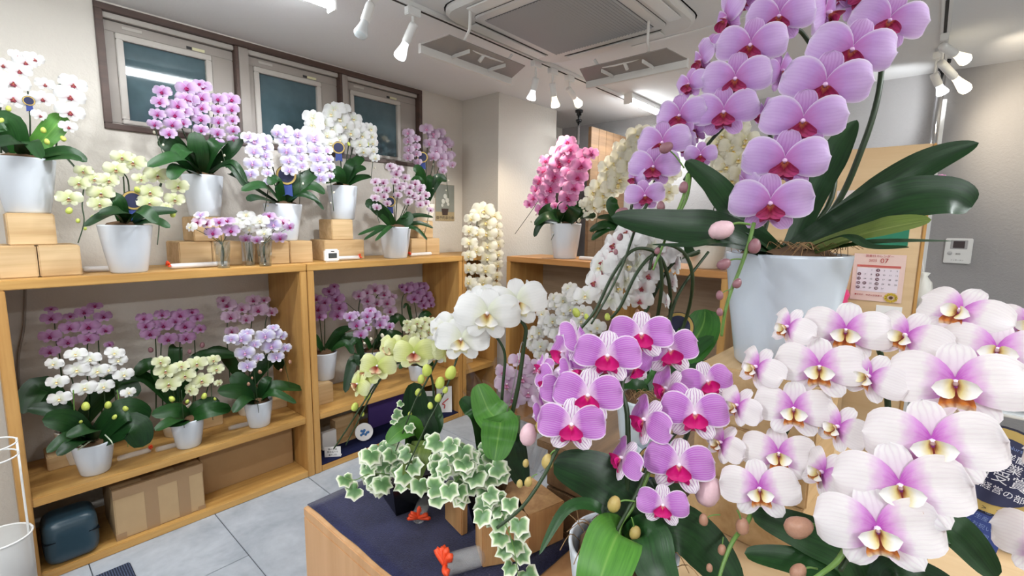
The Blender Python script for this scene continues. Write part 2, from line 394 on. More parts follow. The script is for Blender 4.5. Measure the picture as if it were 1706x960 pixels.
# ------------------------------------------------------------------ flowers
def petal_data(ang, L, W, a, b, nu, nv, z0=0, cup=.04, back=.05, curl=.12, skew=0, V=None, Fc=None, UV=None, xf=None, wav=.0, ph=0, crease=0):
    V = [] if V is None else V; Fc = [] if Fc is None else Fc; UV = [] if UV is None else UV
    b0 = len(V); pk = a/(a+b); nrm = pk**a*(1-pk)**b
    ca, sa = math.cos(ang), math.sin(ang)
    for j in range(nv+1):
        t = j/nv; v = .55*t+.45*(.5-.5*math.cos(math.pi*t))
        wv = W*(max(v, .012)**a)*(max(1-v, .0)**b)/nrm
        for i in range(nu+1):
            u = -1+2*i/nu
            x = u*wv+skew*v*(1-v); y = v*L
            z = z0+cup*math.sin(math.pi*v)-back*v*v-curl*u*u*wv+wav*W*math.sin(2.6*u+ph)*v*v-.35*crease*W*math.exp(-(u/.16)**2)*v*(1-v)
            p = Vector((x*ca+y*sa, -x*sa+y*ca, z))
            V.append(xf @ p if xf else p); UV.append((i/nu, v))
    for j in range(nv):
        for i in range(nu):
            q = b0+j*(nu+1)+i; Fc.append((q, q+nu+1, q+nu+2, q+1)[::-1])
    return V, Fc, UV
def ball_data(c, rx, ry, rz, n=6, m=5, V=None, Fc=None, UV=None):
    b0 = len(V)
    for j in range(m+1):
        ph = math.pi*j/m
        for i in range(n):
            th = 2*math.pi*i/n
            V.append(Vector((c[0]+rx*math.sin(ph)*math.cos(th), c[1]+ry*math.sin(ph)*math.sin(th), c[2]+rz*math.cos(ph)))); UV.append((.5, .3))
    for j in range(m):
        for i in range(n):
            k = (i+1) % n; Fc.append((b0+j*n+i, b0+(j+1)*n+i, b0+(j+1)*n+k, b0+j*n+k))
# geometry of a moth orchid bloom, 1 unit wide, face along +z, top along +y
def sepals(V, Fc, UV, nu, nv, rnd):
    petal_data(rnd.uniform(-.07, .07), .43, .145, .6, .42, nu, nv, -.012, .02, .03+rnd.uniform(-.03, .09), .1, 0, V, Fc, UV, None, .12, rnd.uniform(0, 6))
    for s in (-1, 1):
        petal_data(s*R(143+rnd.uniform(-6, 6)), .44, .135, .6, .48, nu, nv, -.015, .02, .0+rnd.uniform(-.06, .06), .1, 0, V, Fc, UV, None, .12, rnd.uniform(0, 6))
def petal1(s, V, Fc, UV, nu, nv, rnd):
    petal_data(s*R(80+rnd.uniform(-4, 4)), .52, .275, .55, .34, nu, nv, .012, .06, .08+rnd.uniform(-.05, .06), .14, s*-.06, V, Fc, UV, None, .2, rnd.uniform(0, 6), 1)
def lip(V, Fc, UV, nu, nv, rnd, wide=1.0, spread=128, k=1.0):
    X = Matrix.Translation((0, -.045, .035)) @ Matrix.Rotation(R(30), 4, 'X')
    petal_data(math.pi, .29*k, .125*wide*k, .42, .5, nu, nv, .0, .09, .06, -.45, 0, V, Fc, UV, X)
    nm = len(Fc)
    for s in (-1, 1):
        X2 = Matrix.Translation((s*.03, -.01, .02)) @ Matrix.Rotation(s*R(-30), 4, 'Y') @ Matrix.Rotation(R(18), 4, 'X')
        petal_data(s*R(spread), .225*k*(1 if spread > 120 else .85), .098*wide*k, .5, .45, nu, nv, .03, .06, -.03, -.5, 0, V, Fc, UV, X2)
    return nm
FL = {}
def flower_meshes(tp, hi, variant):
    key = (tp, hi, variant)
    if key in FL: return FL[key]
    rnd = random.Random(str(key)); pm, sm, lm, cm = TYPES[tp]
    if hi:
        V, Fc, UV = [], [], []; sepals(V, Fc, UV, 6, 9, rnd); n1 = len(Fc)
        ball_data((0, .005, .045), .032, .036, .05, 8, 6, V, Fc, UV)
        body = mesh('flower', V, Fc, True, UV, [0]*n1+[1]*(len(Fc)-n1)); body.materials.append(sm); body.materials.append(cm)
        pts = []
        for s in (-1, 1):
            V, Fc, UV = [], [], []; petal1(s, V, Fc, UV, 8, 10, rnd)
            m = mesh('petal', V, Fc, True, UV); m.materials.append(pm); pts.append(m)
        V, Fc, UV = [], [], []; nm = lip(V, Fc, UV, 6, 7, rnd, 1.0 if tp != 'striped' else 1.25, 104 if tp == 'blush' else 128)
        lp = mesh('lip', V, Fc, True, UV, [0]*nm+[1]*(len(Fc)-nm)); lp.materials.append(lm); lp.materials.append(M_lipyellow if tp in ('blush', 'white') else lm)
        FL[key] = (body, pts, lp)
    else:
        V, Fc, UV = [], [], []; sepals(V, Fc, UV, 4, 6, rnd); n1 = len(Fc)
        for s in (-1, 1): petal1(s, V, Fc, UV, 5, 7, rnd)
        n2 = len(Fc); ball_data((0, .0, .045), .034, .036, .05, 6, 4, V, Fc, UV); n3 = len(Fc)
        lip(V, Fc, UV, 4, 4, rnd, .9, 136, .66)
        body = mesh('flower', V, Fc, True, UV, [1]*n1+[0]*(n2-n1)+[3]*(n3-n2)+[2]*(len(Fc)-n3))
        for m in (pm, sm, lm, cm): body.materials.append(m)
        FL[key] = (body, None, None)
    return FL[key]
_bud = {}
def bud_mesh(mat):
    if mat.name in _bud: return _bud[mat.name]
    V, Fc = [], []; n, m = 9, 7
    for j in range(m+1):
        ph = math.pi*j/m
        for i in range(n):
            th = 2*math.pi*i/n; rr = .38*math.sin(ph)**.9*(1-.12*math.cos(ph))*(1+.05*math.cos(3*th))
            V.append((rr*math.cos(th), rr*math.sin(th), .5*math.cos(ph)))
    for j in range(m):
        for i in range(n):
            k = (i+1) % n; Fc.append((j*n+i, (j+1)*n+i, (j+1)*n+k, j*n+k))
    me = mesh('bud', V, Fc, True); me.materials.append(mat); _bud[mat.name] = me; return me
def leaf_data(pts, width, face, nseg=12, fold=.22, tip=.45, basew=.5, nu=4):
    C = spline(pts, max(3, nseg//max(1, len(pts)-1))); n = len(C); V, Fc, UV = [], [], []
    for i, c in enumerate(C):
        v = i/(n-1); t = (C[min(i+1, n-1)]-C[max(i-1, 0)]).normalized()
        side = t.cross(face); side = side if side.length > .1 else t.cross(Vector((.3, .8, .1))); side.normalize(); nn = side.cross(t).normalized()
        wv = width*.5*(basew+(1-basew)*min(1, v/.45)**.8)*(max(0, 1-max(0, (v-.45)/.55)**2.0)**max(tip, .5) if v > .45 else 1)
        for k in range(nu+1):
            u = -1+2*k/nu
            V.append(c+side*(u*wv)+nn*(abs(u)*wv*fold)); UV.append((k/nu, v))
    for i in range(n-1):
        for k in range(nu):
            q = i*(nu+1)+k; Fc.append((q, q+1, q+nu+2, q+nu+1))
    return V, Fc, UV

class Plant:
    """an orchid: an Empty at the pot's base; its pot, leaves, stems, flowers and buds are its children"""
    def __init__(s, base, label, tp, ref, group='potted orchids', name='orchid', seed=0, hi=False, cat='orchid'):
        s.e = empty(name, base, label, cat, group); s.o = Vector(base); s.tp = tp; s.rnd = random.Random(label); s.hi = hi
        s.ref = ref; s.top = s.o.copy(); s.sidepx = 0
    def P(s, x, y, off=0.0):
        k, v = s.ref
        if k == 'd': return at(x, y, v+off)
        p = on(x, y, k, v); return CAM+(p-CAM)*(1+off/dep(p))
    def pot(s, rt, rb, h, mat=None, lip_=.006, moss=True, n=32):
        prof = [(0, 0), (rb*.94, 0), (rb, .006), ((rb*.45+rt*.55), h*.5), (rt, h-.006), (rt, h), (rt-lip_*.7, h+.001), (rt-lip_*1.2, h-.008), (rt-lip_*2, h-.04), (0, h-.045)]
        link('pot', lathe('pot', prof, n), [mat or M_pot], s.e)
        s.top = s.o+Vector((0, 0, h)); s.rt = rt
        if moss:
            V, Fc = [], []; rings, nn = 4, 14
            V.append((0, 0, h+.012))
            for j in range(1, rings+1):
                for i in range(nn):
                    a = 2*math.pi*i/nn; q = (rt-lip_*2.2)*j/rings
                    V.append((q*math.cos(a), q*math.sin(a), h+.014*(1-(j/rings)**2)-.014*(j == rings)+s.rnd.uniform(-.004, .006)))
            for i in range(nn): Fc.append((0, 1+i, 1+(i+1) % nn))
            for j in range(rings-1):
                for i in range(nn):
                    k = (i+1) % nn; a = 1+j*nn; Fc.append((a+i, a+nn+i, a+nn+k, a+k))
            link('moss', mesh('moss', V, Fc, True), [M_moss], s.e)
        return s
    def fl(s, x, y, wpx, yaw=0, pitch=0, roll=0, off=0, tp=None, hi=None):
        p = s.P(x, y, off); d = dep(p); sz = 1.04*wpx/F*d/(1+((x-853)/F)**2)**.26   # wide lens: off-axis blooms look stretched
        hi = s.hi if hi is None else hi; tp = tp or s.tp
        n = (CAM-p).normalized(); right = Vector((0, 0, 1)).cross(n).normalized()
        n = Quaternion(Vector((0, 0, 1)), R(yaw)) @ n; right = Quaternion(Vector((0, 0, 1)), R(yaw)) @ right
        q = Quaternion(right, R(-pitch)); n = q @ n; up = n.cross(right)
        q = Quaternion(n, R(roll)); right = q @ right; up = q @ up
        M = Matrix(((right.x, up.x, n.x, 0), (right.y, up.y, n.y, 0), (right.z, up.z, n.z, 0), (0, 0, 0, 1)))
        body, pts, lp = flower_meshes(tp, hi, s.rnd.randrange(3))
        o = bpy.data.objects.new('flower', body); col.objects.link(o); o.parent = s.e
        o.matrix_local = Matrix.Translation(p-s.o) @ M @ Matrix.Diagonal((sz, sz*.93, sz, 1))
        if hi:
            for m in pts: c = bpy.data.objects.new('petal', m); col.objects.link(c); c.parent = o
            c = bpy.data.objects.new('lip', lp); col.objects.link(c); c.parent = o
        return p-n*.02*sz*5
    def fls(s, lst, **kw):
        for f in lst: s.fl(*f, **kw)
        return s
    def colm(s, p0, p1, n, w0, w1, yaw=(0, 0), mid=None, pitch=0, tail=None, buds=0, bm=None, off0=0, off1=0, stemfrom=True, jit=1.0, two=0, stem_off=.035, tp=None, apex=None):
        """a cascading spike of n flowers from p0 (top) to p1 (bottom)"""
        r = s.rnd; pts = []
        mx = mid or ((p0[0]+p1[0])/2, (p0[1]+p1[1])/2)
        cx, cy = 2*mx[0]-(p0[0]+p1[0])/2, 2*mx[1]-(p0[1]+p1[1])/2
        for i in range(n):
            t = i/max(1, n-1); x = (1-t)**2*p0[0]+2*t*(1-t)*cx+t*t*p1[0]; y = (1-t)**2*p0[1]+2*t*(1-t)*cy+t*t*p1[1]
            wv = w0+(w1-w0)*t; sd = (1 if i % 2 else -1)*two
            of = off0+(off1-off0)*t
            s.fl(x+sd+r.uniform(-1, 1)*jit, y+r.uniform(-1, 1)*jit, wv*r.uniform(.94, 1.06), yaw[0]+(yaw[1]-yaw[0])*t+r.uniform(-10, 10)+sd*1.2, pitch+r.uniform(-8, 8)+12*(1-t), r.uniform(-8, 8), of, tp=tp)
            pts.append(s.P(x, y, of+stem_off))
        if stemfrom:
            tp0 = s.top+Vector((0, 0, -.02)); ap = apex or ((p0[0]), p0[1]-w0*.2)
            A = s.P(ap[0], ap[1], off0+stem_off+.02)
            m1 = tp0.lerp(A, .5)+(A-s.P(p1[0], p1[1], off0+stem_off))*.08
            path = [tp0, m1, A]+pts[1::2]
        else: path = pts
        if tail:
            T = s.P(tail[0], tail[1], off1+.0); path.append(T)
        if len(path) > 1: s.stem(path)
        if tail and buds:
            B = s.P(p1[0], p1[1], off1+stem_off)
            for i in range(buds):
                t = (i+.6)/(buds+.4); q = B.lerp(T, t)+RIGHT*((1 if i % 2 else -1)*.012)
                s.budw(q, (.016-.008*t)*1.1, bm or M_budw)
        return s
    def stem(s, path, r=.0032, mat=None, name='stem', r2=None, px=False, sides=6):
        if px: path = [s.P(*q) for q in path]
        tube(name, path, r, mat or M_stem, s.e, sides, r2 if r2 else r*.6); return s
    def budw(s, p, size, mat, ax=None):
        o = bpy.data.objects.new('bud', bud_mesh(mat)); col.objects.link(o); o.parent = s.e
        a = Vector(ax or (s.rnd.uniform(-.5, .5), s.rnd.uniform(-.5, .5), 1)).normalized()
        o.matrix_local = Matrix.Translation(Vector(p)-s.o) @ a.to_track_quat('Z', 'Y').to_matrix().to_4x4() @ Matrix.Scale(size, 4)
    def bud(s, x, y, hpx, mat, off=0, ang=None, stem=None):
        p = s.P(x, y, off); sz = hpx/F*dep(p)
        ax = None if ang is None else RIGHT*math.sin(R(ang))+UP*math.cos(R(ang))
        s.budw(p, sz, mat, ax)
        if stem: tube('bud_stalk', [s.P(stem[0], stem[1], off), s.P((x+stem[0])/2, (y+stem[1])/2-hpx*.15, off), p], sz*.055, M_stemg, s.e, 5)
    def leaf(s, pts, wpx, offs=None, mat=None, face=.55, base=True, fold=.22, tip=.45, basew=.5, fv=None):
        """pts: pixels from the heart of the plant to the tip"""
        P = []
        if base: P.append(s.top+Vector((0, 0, -.01)))
        offs = offs or [0]*len(pts)
        for (x, y), of in zip(pts, offs): P.append(s.P(x, y, of))
        d = dep(P[-1]); tc = (CAM-P[-1]).normalized()
        fv = (Vector((0, 0, 1))*(1-face)+tc*face).normalized() if fv is None else fv
        V, Fc, UV = leaf_data(P, wpx/F*d, fv, 28 if s.hi else 14, fold, tip, basew)
        V = [v-s.o for v in V]
        link('leaf', mesh('leaf', V, Fc, True, UV), [mat or M_leaf], s.e); return s
    def tuft(s, n, L, W, seed=0, azs=None, droop=.5, rise=.45, mat=None):
        """strap leaves arching out of the pot; azimuth 0 = image right, 90 = away, 180 = left, 270 = to the viewer"""
        r = random.Random(seed); fh = Vector((FWD.x, FWD.y, 0)).normalized(); rh = Vector((RIGHT.x, RIGHT.y, 0)).normalized()
        azs = azs or [i*360/n+r.uniform(-20, 20) for i in range(n)]
        for a in azs:
            d = rh*math.cos(R(a))+fh*math.sin(R(a)); l = L*r.uniform(.75, 1.1); ri = rise*r.uniform(.6, 1.3)
            p0 = s.top+Vector((0, 0, -.015))+d*.01; p1 = s.top+d*l*.5+Vector((0, 0, l*ri)); p2 = s.top+d*l+Vector((0, 0, l*(ri-droop*r.uniform(.7, 1.2))))
            V, Fc, UV = leaf_data([p0, p1, p2], W*r.uniform(.8, 1.1), Vector((0, 0, 1))+(-fh)*.35, 12)
            link('leaf', mesh('leaf', [v-s.o for v in V], Fc, True, UV), [mat or M_leaf], s.e)
        return s
    def fibres(s, n=30, L=.05):
        V, Fc = [], []
        for i in range(n):
            a = s.rnd.uniform(0, 6.28); q = s.rt*s.rnd.uniform(.3, .95); b = s.rnd.uniform(0, 6.28)
            p = s.top-s.o+Vector((q*math.cos(a), q*math.sin(a), .0)); d = Vector((math.cos(b), math.sin(b), .25))*L
            tube_data([p, p+d*.5+Vector((0, 0, L*.35)), p+d], .0007, 3, None, 3, V, Fc)
        link('moss_fibres', mesh('moss_fibres', V, Fc), [M_fibre], s.e, kind='stuff'); return s

# ================================================================== THE SETTING
YW = 2.86      # face of the long wall with the windows
XE = 4.0       # face of the end wall
WX0, WX1, WZ0, WZ1 = .44, 2.24, 1.81, 2.355
def struct(name, V, Fc, mat, smooth=False): return link(name, mesh(name, V, Fc, smooth), [mat], kind='structure')
def multibox(name, boxes, mat):
    V, Fc = [], []
    for x0, x1, y0, y1, z0, z1 in boxes:
        b = len(V)
        V += [(x0, y0, z0), (x1, y0, z0), (x1, y1, z0), (x0, y1, z0), (x0, y0, z1), (x1, y0, z1), (x1, y1, z1), (x0, y1, z1)]
        Fc += [tuple(b+i for i in q) for q in ((0, 3, 2, 1), (4, 5, 6, 7), (0, 1, 5, 4), (1, 2, 6, 5), (2, 3, 7, 6), (3, 0, 4, 7))]
    return struct(name, V, Fc, mat)
multibox('wall_left', [(-2.6, WX0, YW, YW+.14, 0, ZC), (WX1, XE+.1, YW, YW+.14, 0, ZC), (WX0, WX1, YW, YW+.14, 0, WZ0), (WX0, WX1, YW, YW+.14, WZ1, ZC)], M_wall)
multibox('wall_end', [(XE, XE+.12, -2.2, YW, 0, ZC)], M_grey)
multibox('wall_column', [(2.64, 3.36, 2.465, YW, 0, ZC)], M_wall)
multibox('wall_back', [(-2.72, -2.6, -2.2, YW+.14, 0, ZC)], M_wall)
multibox('wall_right', [(-2.72, XE+.12, -2.32, -2.2, 0, ZC)], M_wall)
multibox('ceiling', [(-2.72, XE+.12, -2.32, YW+.14, ZC, ZC+.1)], M_ceil)
fl = multibox('floor', [(-2.72, XE+.12, -2.32, YW+.14, -.06, -.006)], M_grout)
T = .457; tm = boxm('tile', 0, T-.0035, 0, 2*T-.0035, -.006, 0, .0012); tm.materials.append(M_tile)
for i in range(-5, 8):
    for j in range(-6, 6):
        x = .652+i*T; y = (1.54, 1.25, 2.03)[i % 3]+j*2*T-1*T*2
        if x+T > XE or y > YW or x < -2.6 or y < -2.6: continue
        o = link('tile', tm, (), fl, (x, y, 0))
# sheet panel joint on the ceiling by the air conditioner
wi = link('window_1', boxm('window_1', WX0, WX1, YW-.012, YW+.10, WZ1-.03, WZ1, .002), [M_frame], kind='structure')
box('frame_bottom', WX0, WX1, YW-.012, YW+.1, WZ0, WZ0+.026, M_frame, wi)
box('frame_side', WX0, WX0+.03, YW-.012, YW+.1, WZ0+.026, WZ1-.03, M_frame, wi)
box('frame_side', WX1-.03, WX1, YW-.012, YW+.1, WZ0+.026, WZ1-.03, M_frame, wi)
SZ0, SZ1 = WZ0+.026, WZ1-.03
for k, (sx0, sx1, px0, px1) in enumerate(((.47, 1.005, .541, .874), (1.075, 1.6, 1.135, 1.465), (1.66, 2.21, 1.715, 2.045))):
    y0, y1 = YW+.03, YW+.075
    z0, z1 = SZ0, SZ1; pz0, pz1 = 1.866, 2.222
    box('sash_rail', sx0, sx1, y0, y1, pz1+.028, z1-.028, M_sash, wi)
    box('sash_rail', sx0, sx1, y0, y1, z0, pz0-.02, M_sash, wi)
    box('sash_stile', sx0, px0-.028, y0, y1, pz0-.02, pz1+.028, M_sash, wi)
    box('sash_stile', px1+.028, sx1, y0, y1, pz0-.02, pz1+.028, M_sash, wi)
    box('head_channel', sx0, sx1, y0-.02, y1, z1-.024, z1, M_sashl, wi)
    box('channel_gap', sx0, sx1, y0+.012, y1, z1-.028, z1-.024, M_gap, wi, bev=0)
    # pale bead round the glass
    box('glazing_bead', px0-.028, px1+.028, y0-.008, y1-.01, pz1, pz1+.028, M_sashl, wi)
    box('glazing_bead', px0-.028, px1+.028, y0-.008, y1-.01, pz0-.02, pz0, M_sashl, wi)
    box('glazing_bead', px0-.028, px0, y0-.008, y1-.01, pz0, pz1, M_sashl, wi)
    box('glazing_bead', px1, px1+.028, y0-.008, y1-.01, pz0, pz1, M_sashl, wi)
    box('pane', px0, px1, y0+.012, y0+.02, pz0, pz1, M_pane, wi, bev=0)
    st = box('sticker', px0+.0, px0+.075, y0-.002, y0, pz1+.05, pz1+.063, M_sashl, wi, bev=0)
    st = box('sticker', px1-.055, px1-.0, y0-.002, y0, pz1+.034, pz1+.047, plain('sticker_yellow', S(206, 200, 160), .5), wi, bev=0)
    box('sticker', px1-.08, px1-.057, y0-.002, y0, pz1+.034, pz1+.047, M_ink, wi, bev=0)
    if k < 2:
        nx = (1.075, 1.66)[k]
        box('dark_jamb', sx1, sx1+.018, YW-.005, YW+.1, SZ0, SZ1, M_frame, wi)
        box('mullion', sx1+.018, nx, YW+.0, YW+.08, SZ0, SZ1, M_sash, wi)

# ---------------------------------------------------------------- shelving
TOP = 1.18; MID = .345; TH = .036; YF = 2.446; YB = 2.855
def shelf_unit(x0, x1, label, mid=MID, d0=YF):
    e = empty('shelf_unit', ((x0+x1)/2, (d0+YB)/2, 0), label, 'shelf')
    box('top_board', x0, x1, d0, YB, TOP-TH, TOP, M_shelf, e)
    box('side_panel', x0, x0+TH, d0, YB, 0, TOP-TH, M_shelfz, e); box('side_panel', x1-TH, x1, d0, YB, 0, TOP-TH, M_shelfz, e)
    box('shelf_board', x0+TH, x1-TH, d0+.004, YB, mid-TH, mid, M_shelf, e)
    box('base_board', x0+TH, x1-TH, d0+.003, YB, 0, .036, M_shelf, e)
    return e
shelf_unit(.022, 1.146, 'wide oak shelf unit under the windows at the left edge, holding a taped carton')
shelf_unit(1.15, 2.262, 'second wide oak shelf unit, between the left unit and the corner column')
shelf_unit(2.266, 2.63, 'narrow oak shelf unit squeezed beside the plaster column')
# unit against the far end, facing along x
X3, Y30, Y31 = 2.5, .735, 2.245
e3 = empty('shelf_unit', (2.7, 1.49, 0), 'oak shelf unit at right angles to the window wall, under the pink and cream orchids', 'shelf')
box('top_board', X3, X3+.4, Y30, Y31, TOP-TH, TOP, M_shelfy, e3)
box('side_panel', X3, X3+.4, Y30, Y30+TH, 0, TOP-TH, M_shelfz, e3); box('side_panel', X3, X3+.4, Y31-TH, Y31, 0, TOP-TH, M_shelfz, e3)
box('divider', X3+.02, X3+.4, 1.36, 1.36+TH, 0, TOP-TH, M_shelfz, e3)
box('shelf_board', X3+.004, X3+.4, Y30+TH, Y31-TH, MID-TH, MID, M_shelfy, e3)
box('base_board', X3+.003, X3+.4, Y30+TH, Y31-TH, 0, .036, M_shelfy, e3)
box('back_panel', X3+.385, X3+.398, Y30+TH, Y31-TH, .036, TOP-TH, wood('shelf_back', S(150, 128, 104), S(178, 156, 130), 'Y'), e3, bev=0)

# ---------------------------------------------------------------- ceiling fixtures
def area(name, loc, sx, sy, watts, color=(.95, .98, 1), rot=(0, 0, 0)):
    l = bpy.data.lights.new(name, 'AREA'); l.shape = 'RECTANGLE'; l.size = sx; l.size_y = sy; l.energy = watts; l.color = color
    o = bpy.data.objects.new(name, l); col.objects.link(o); o.location = loc; o.rotation_euler = rot; return o
def tube_fixture(x0, x1, y, label, z=ZC, k=1.0):
    e = empty('ceiling_light', ((x0+x1)/2, y, z), label, 'ceiling light')
    box('housing', x0, x1, y-.03, y+.03, z-.035, z, M_white, e, .004)
    box('end_cap', x0-.012, x0, y-.034, y+.034, z-.075, z, M_white, e); box('end_cap', x1, x1+.012, y-.034, y+.034, z-.075, z, M_white, e)
    tube('lamp_tube', [(x0, y, z-.052), ((x0+x1)/2, y, z-.052), (x1, y, z-.052)], .015, M_tubelight, e, 10, .015, 2)
    area('tube_glow', ((x0+x1)/2, y, z-.072), abs(x1-x0), .05, TUBE_W*k)
tube_fixture(-.12, 1.09, 2.0, 'bare fluorescent tube fitting on the ceiling above the windows, cut by the top edge', k=.8)
tube_fixture(3.25, 3.85, 1.74, 'short lit fluorescent batten on the ceiling track behind the cream orchid')
tube_fixture(-1.6, -.4, 1.0, 'fluorescent tube fitting on the ceiling above the front of the shop', k=1.8)  # added lamp out of view, brightens the near flowers
tube_fixture(-1.4, -.2, -.9, 'fluorescent tube fitting on the ceiling behind the counter', k=1.8)  # second added lamp, unseen behind the camera, for more foreground light
tube_fixture(.9, 2.1, -1.0, 'fluorescent tube fitting on the ceiling over the right aisle', k=1.5)  # third added lamp, outside the frame, fills from the right
def track(x0, x1, y, label):
    e = empty('light_track', (x0, y, ZC), label, 'light track')
    box('rail', x0, x1, y-.018, y+.018, ZC-.02, ZC, M_white, e, .002)
    box('slot', x0, x1, y-.006, y+.006, ZC-.0215, ZC-.0195, M_gap, e, 0)
track(-.6, 3.9, 1.81, 'long white lighting track with a dark slot along the ceiling')
track(1.6, 3.7, .035, 'short lighting track on the ceiling at the right edge')
def lamp(x, y, tip, label, warm=False, watts=SPOT_W, z=ZC, drop=.07, on_=True, aim=None, kk=1.0):
    """track spot: adaptor, stem, socket, reflector bulb; tip = where the bulb's face ends"""
    e = empty('spot_lamp', (x, y, z-.02), label, 'spot lamp', 'track spot lamps')
    tip = Vector(tip); A = Vector((x, y, z-.02))
    box('adaptor', x-.035*kk, x+.035*kk, y-.016, y+.016, z-.055, z-.02, M_white, e)
    B = A+Vector((0, 0, -.035-drop))
    tube('arm', [A+Vector((0, 0, -.03)), B], .006, M_white, e, 6)
    d = (tip-B).normalized(); q = d.to_track_quat('Z', 'Y'); L = (tip-B).length
    me = lathe('socket', [(0, -.012), (.017, -.012), (.019, 0), (.019, L*.45), (.016, L*.5)], 18)
    o = link('socket', me, [M_white], e); o.rotation_mode = 'QUATERNION'; o.location = B-A; o.rotation_quaternion = q
    me = lathe('bulb', [(.015, L*.48), (.018, L*.62), (.027, L*.84), (.0285, L*.9), (.026, L*.93)], 20)
    o = link('bulb', me, [(plain('bulb_shell_warm', S(236, 232, 220), .3, emit=((1, .86, .6, 1), 1.6)) if warm else plain('bulb_shell_cool', S(236, 236, 236), .3, emit=((.9, .95, 1, 1), .8))) if on_ else plain('bulb_shell', S(226, 230, 232), .2)], e); o.rotation_mode = 'QUATERNION'; o.location = B-A; o.rotation_quaternion = q
    me = lathe('bulb_face', [(.026, L*.93), (.023, L*.965), (.014, L*.99), (0, L)], 20)
    o = link('bulb_face', me, [(M_bulbw if warm else M_bulbc) if on_ else plain('bulb_off', S(216, 226, 230), .2)], e)
    o.rotation_mode = 'QUATERNION'; o.location = B-A; o.rotation_quaternion = q
    if on_:
        l = bpy.data.lights.new('spot', 'SPOT'); l.energy = watts; l.spot_size = R(95); l.spot_blend = .7; l.shadow_soft_size = .035
        l.color = (1, .86, .66) if warm else (.93, .97, 1)
        so = bpy.data.objects.new('spot', l); col.objects.link(so); so.location = tip+d*.02
        so.rotation_mode = 'QUATERNION'; so.rotation_quaternion = ((aim-tip) if aim else d).normalized().to_track_quat('-Z', 'Y')
yt = 1.81
def onT(x, y): return on(x, y, 'y', yt)
a = onT(616, 2); lamp(a.x, yt, onT(599, 62), 'white track spot nearest the tube light, unlit glassy bulb', on_=False, drop=.03)
a = onT(688, 45); lamp(a.x, yt, onT(675, 95)+Vector((0, .05, 0)), 'lit white track spot aimed at the window wall, second along the track', aim=Vector((.9, 2.7, 1.4)), drop=.04)
a = onT(893, 104); lamp(a.x, yt, onT(891, 166)+Vector((0, .03, 0)), 'slim lit track spot in front of the plaster column, coolest of the trio', aim=Vector((1.8, 2.7, 1.3)), drop=.07)
a = onT(921, 116); lamp(a.x, yt, onT(926, 180), 'big warm lit track spot, middle of the trio before the column', True, aim=Vector((2.6, 2.3, 1.2)), drop=.06)
a = onT(949, 127); lamp(a.x, yt, onT(966, 176), 'warm lit track spot tilted right, last of the trio before the column', True, aim=Vector((2.6, 1.2, 1.2)), drop=.05)
# right-hand group on the short track
def onR(x, y): return on(x, y, 'y', .035)
lamp(3.2, .035, at(1612, 102, dep((3.25, .0, 2.2))), 'warm lit spot high on the right track, pointing at the grey wall', True, drop=.02, aim=Vector((3.9, -.6, 2.1)), watts=10)
lamp(3.35, .035, at(1612, 152, dep((3.42, .0, 2.1))), 'warm lit spot beside the chrome pole, lowest of the right group', True, drop=.06, aim=Vector((3.95, -.5, 1.9)), watts=10)
lamp(3.5, .06, at(1572, 158, dep((3.5, .05, 2.1))), 'cool lit spot tucked behind the chrome pole', False, drop=.08, aim=Vector((3.98, .4, 2.2)), watts=10)
pe = empty('tension_pole', (3.745, .03, 1.5), 'chrome tension pole with black caps reaching the ceiling by the spots', 'pole')
tube('pole', [(3.745, .03, .0), (3.745, .03, 1.2), (3.745, .03, 2.335)], .017, M_chrome, pe, 12, .017, 2)
o = link('cap', lathe('cap', [(0, 0), (.022, 0), (.022, .03), (.03, .034), (.032, .05), (0, .05)], 16), [M_black], pe, Vector((0, 0, ZC-.052-1.5)))
tube('collar', [(3.745, .03, 1.72), (3.745, .03, 1.79)], .021, M_black, pe, 12, .021, 0)
pe = empty('tension_pole', (3.45, 2.3, 0), 'slim chrome tension pole with black cap rising behind the pink orchid', 'pole')
tube('pole', [(3.45, 2.3, 0), (3.45, 2.3, 1.2), (3.45, 2.3, 2.33)], .013, M_chrome, pe, 10, .013, 2)
link('cap', lathe('cap', [(0, 0), (.02, 0), (.02, .02), (.032, .024), (.034, .04), (0, .042)], 16), [M_black], pe, (0, 0, ZC-.044))
link('cap_knob', lathe('cap_knob', [(0, 0), (.022, 0), (.026, .02), (0, .02)], 12), [M_black], pe, (0, 0, ZC-.1))
e = empty('wood_partition', (3.8, 2.16, 0), 'brown boarded partition behind the pink and cream orchids', 'partition')
for i in range(5):
    box('board', 3.4+i*.119, 3.4+i*.119+.117, 2.14, 2.17, 0, 2.205, M_darkwood, e, .002)
box('white_strip_panel', 3.365, 3.42, 2.5, 2.52, 0, 2.15, M_white, None, .002, label='narrow white panel standing right behind the plaster column', cat='panel')
box('white_strip_panel', 3.8, 3.815, -.005, .035, 0, 2.16, M_white, None, .002, label='white upright strip standing beside the chrome pole', cat='panel')

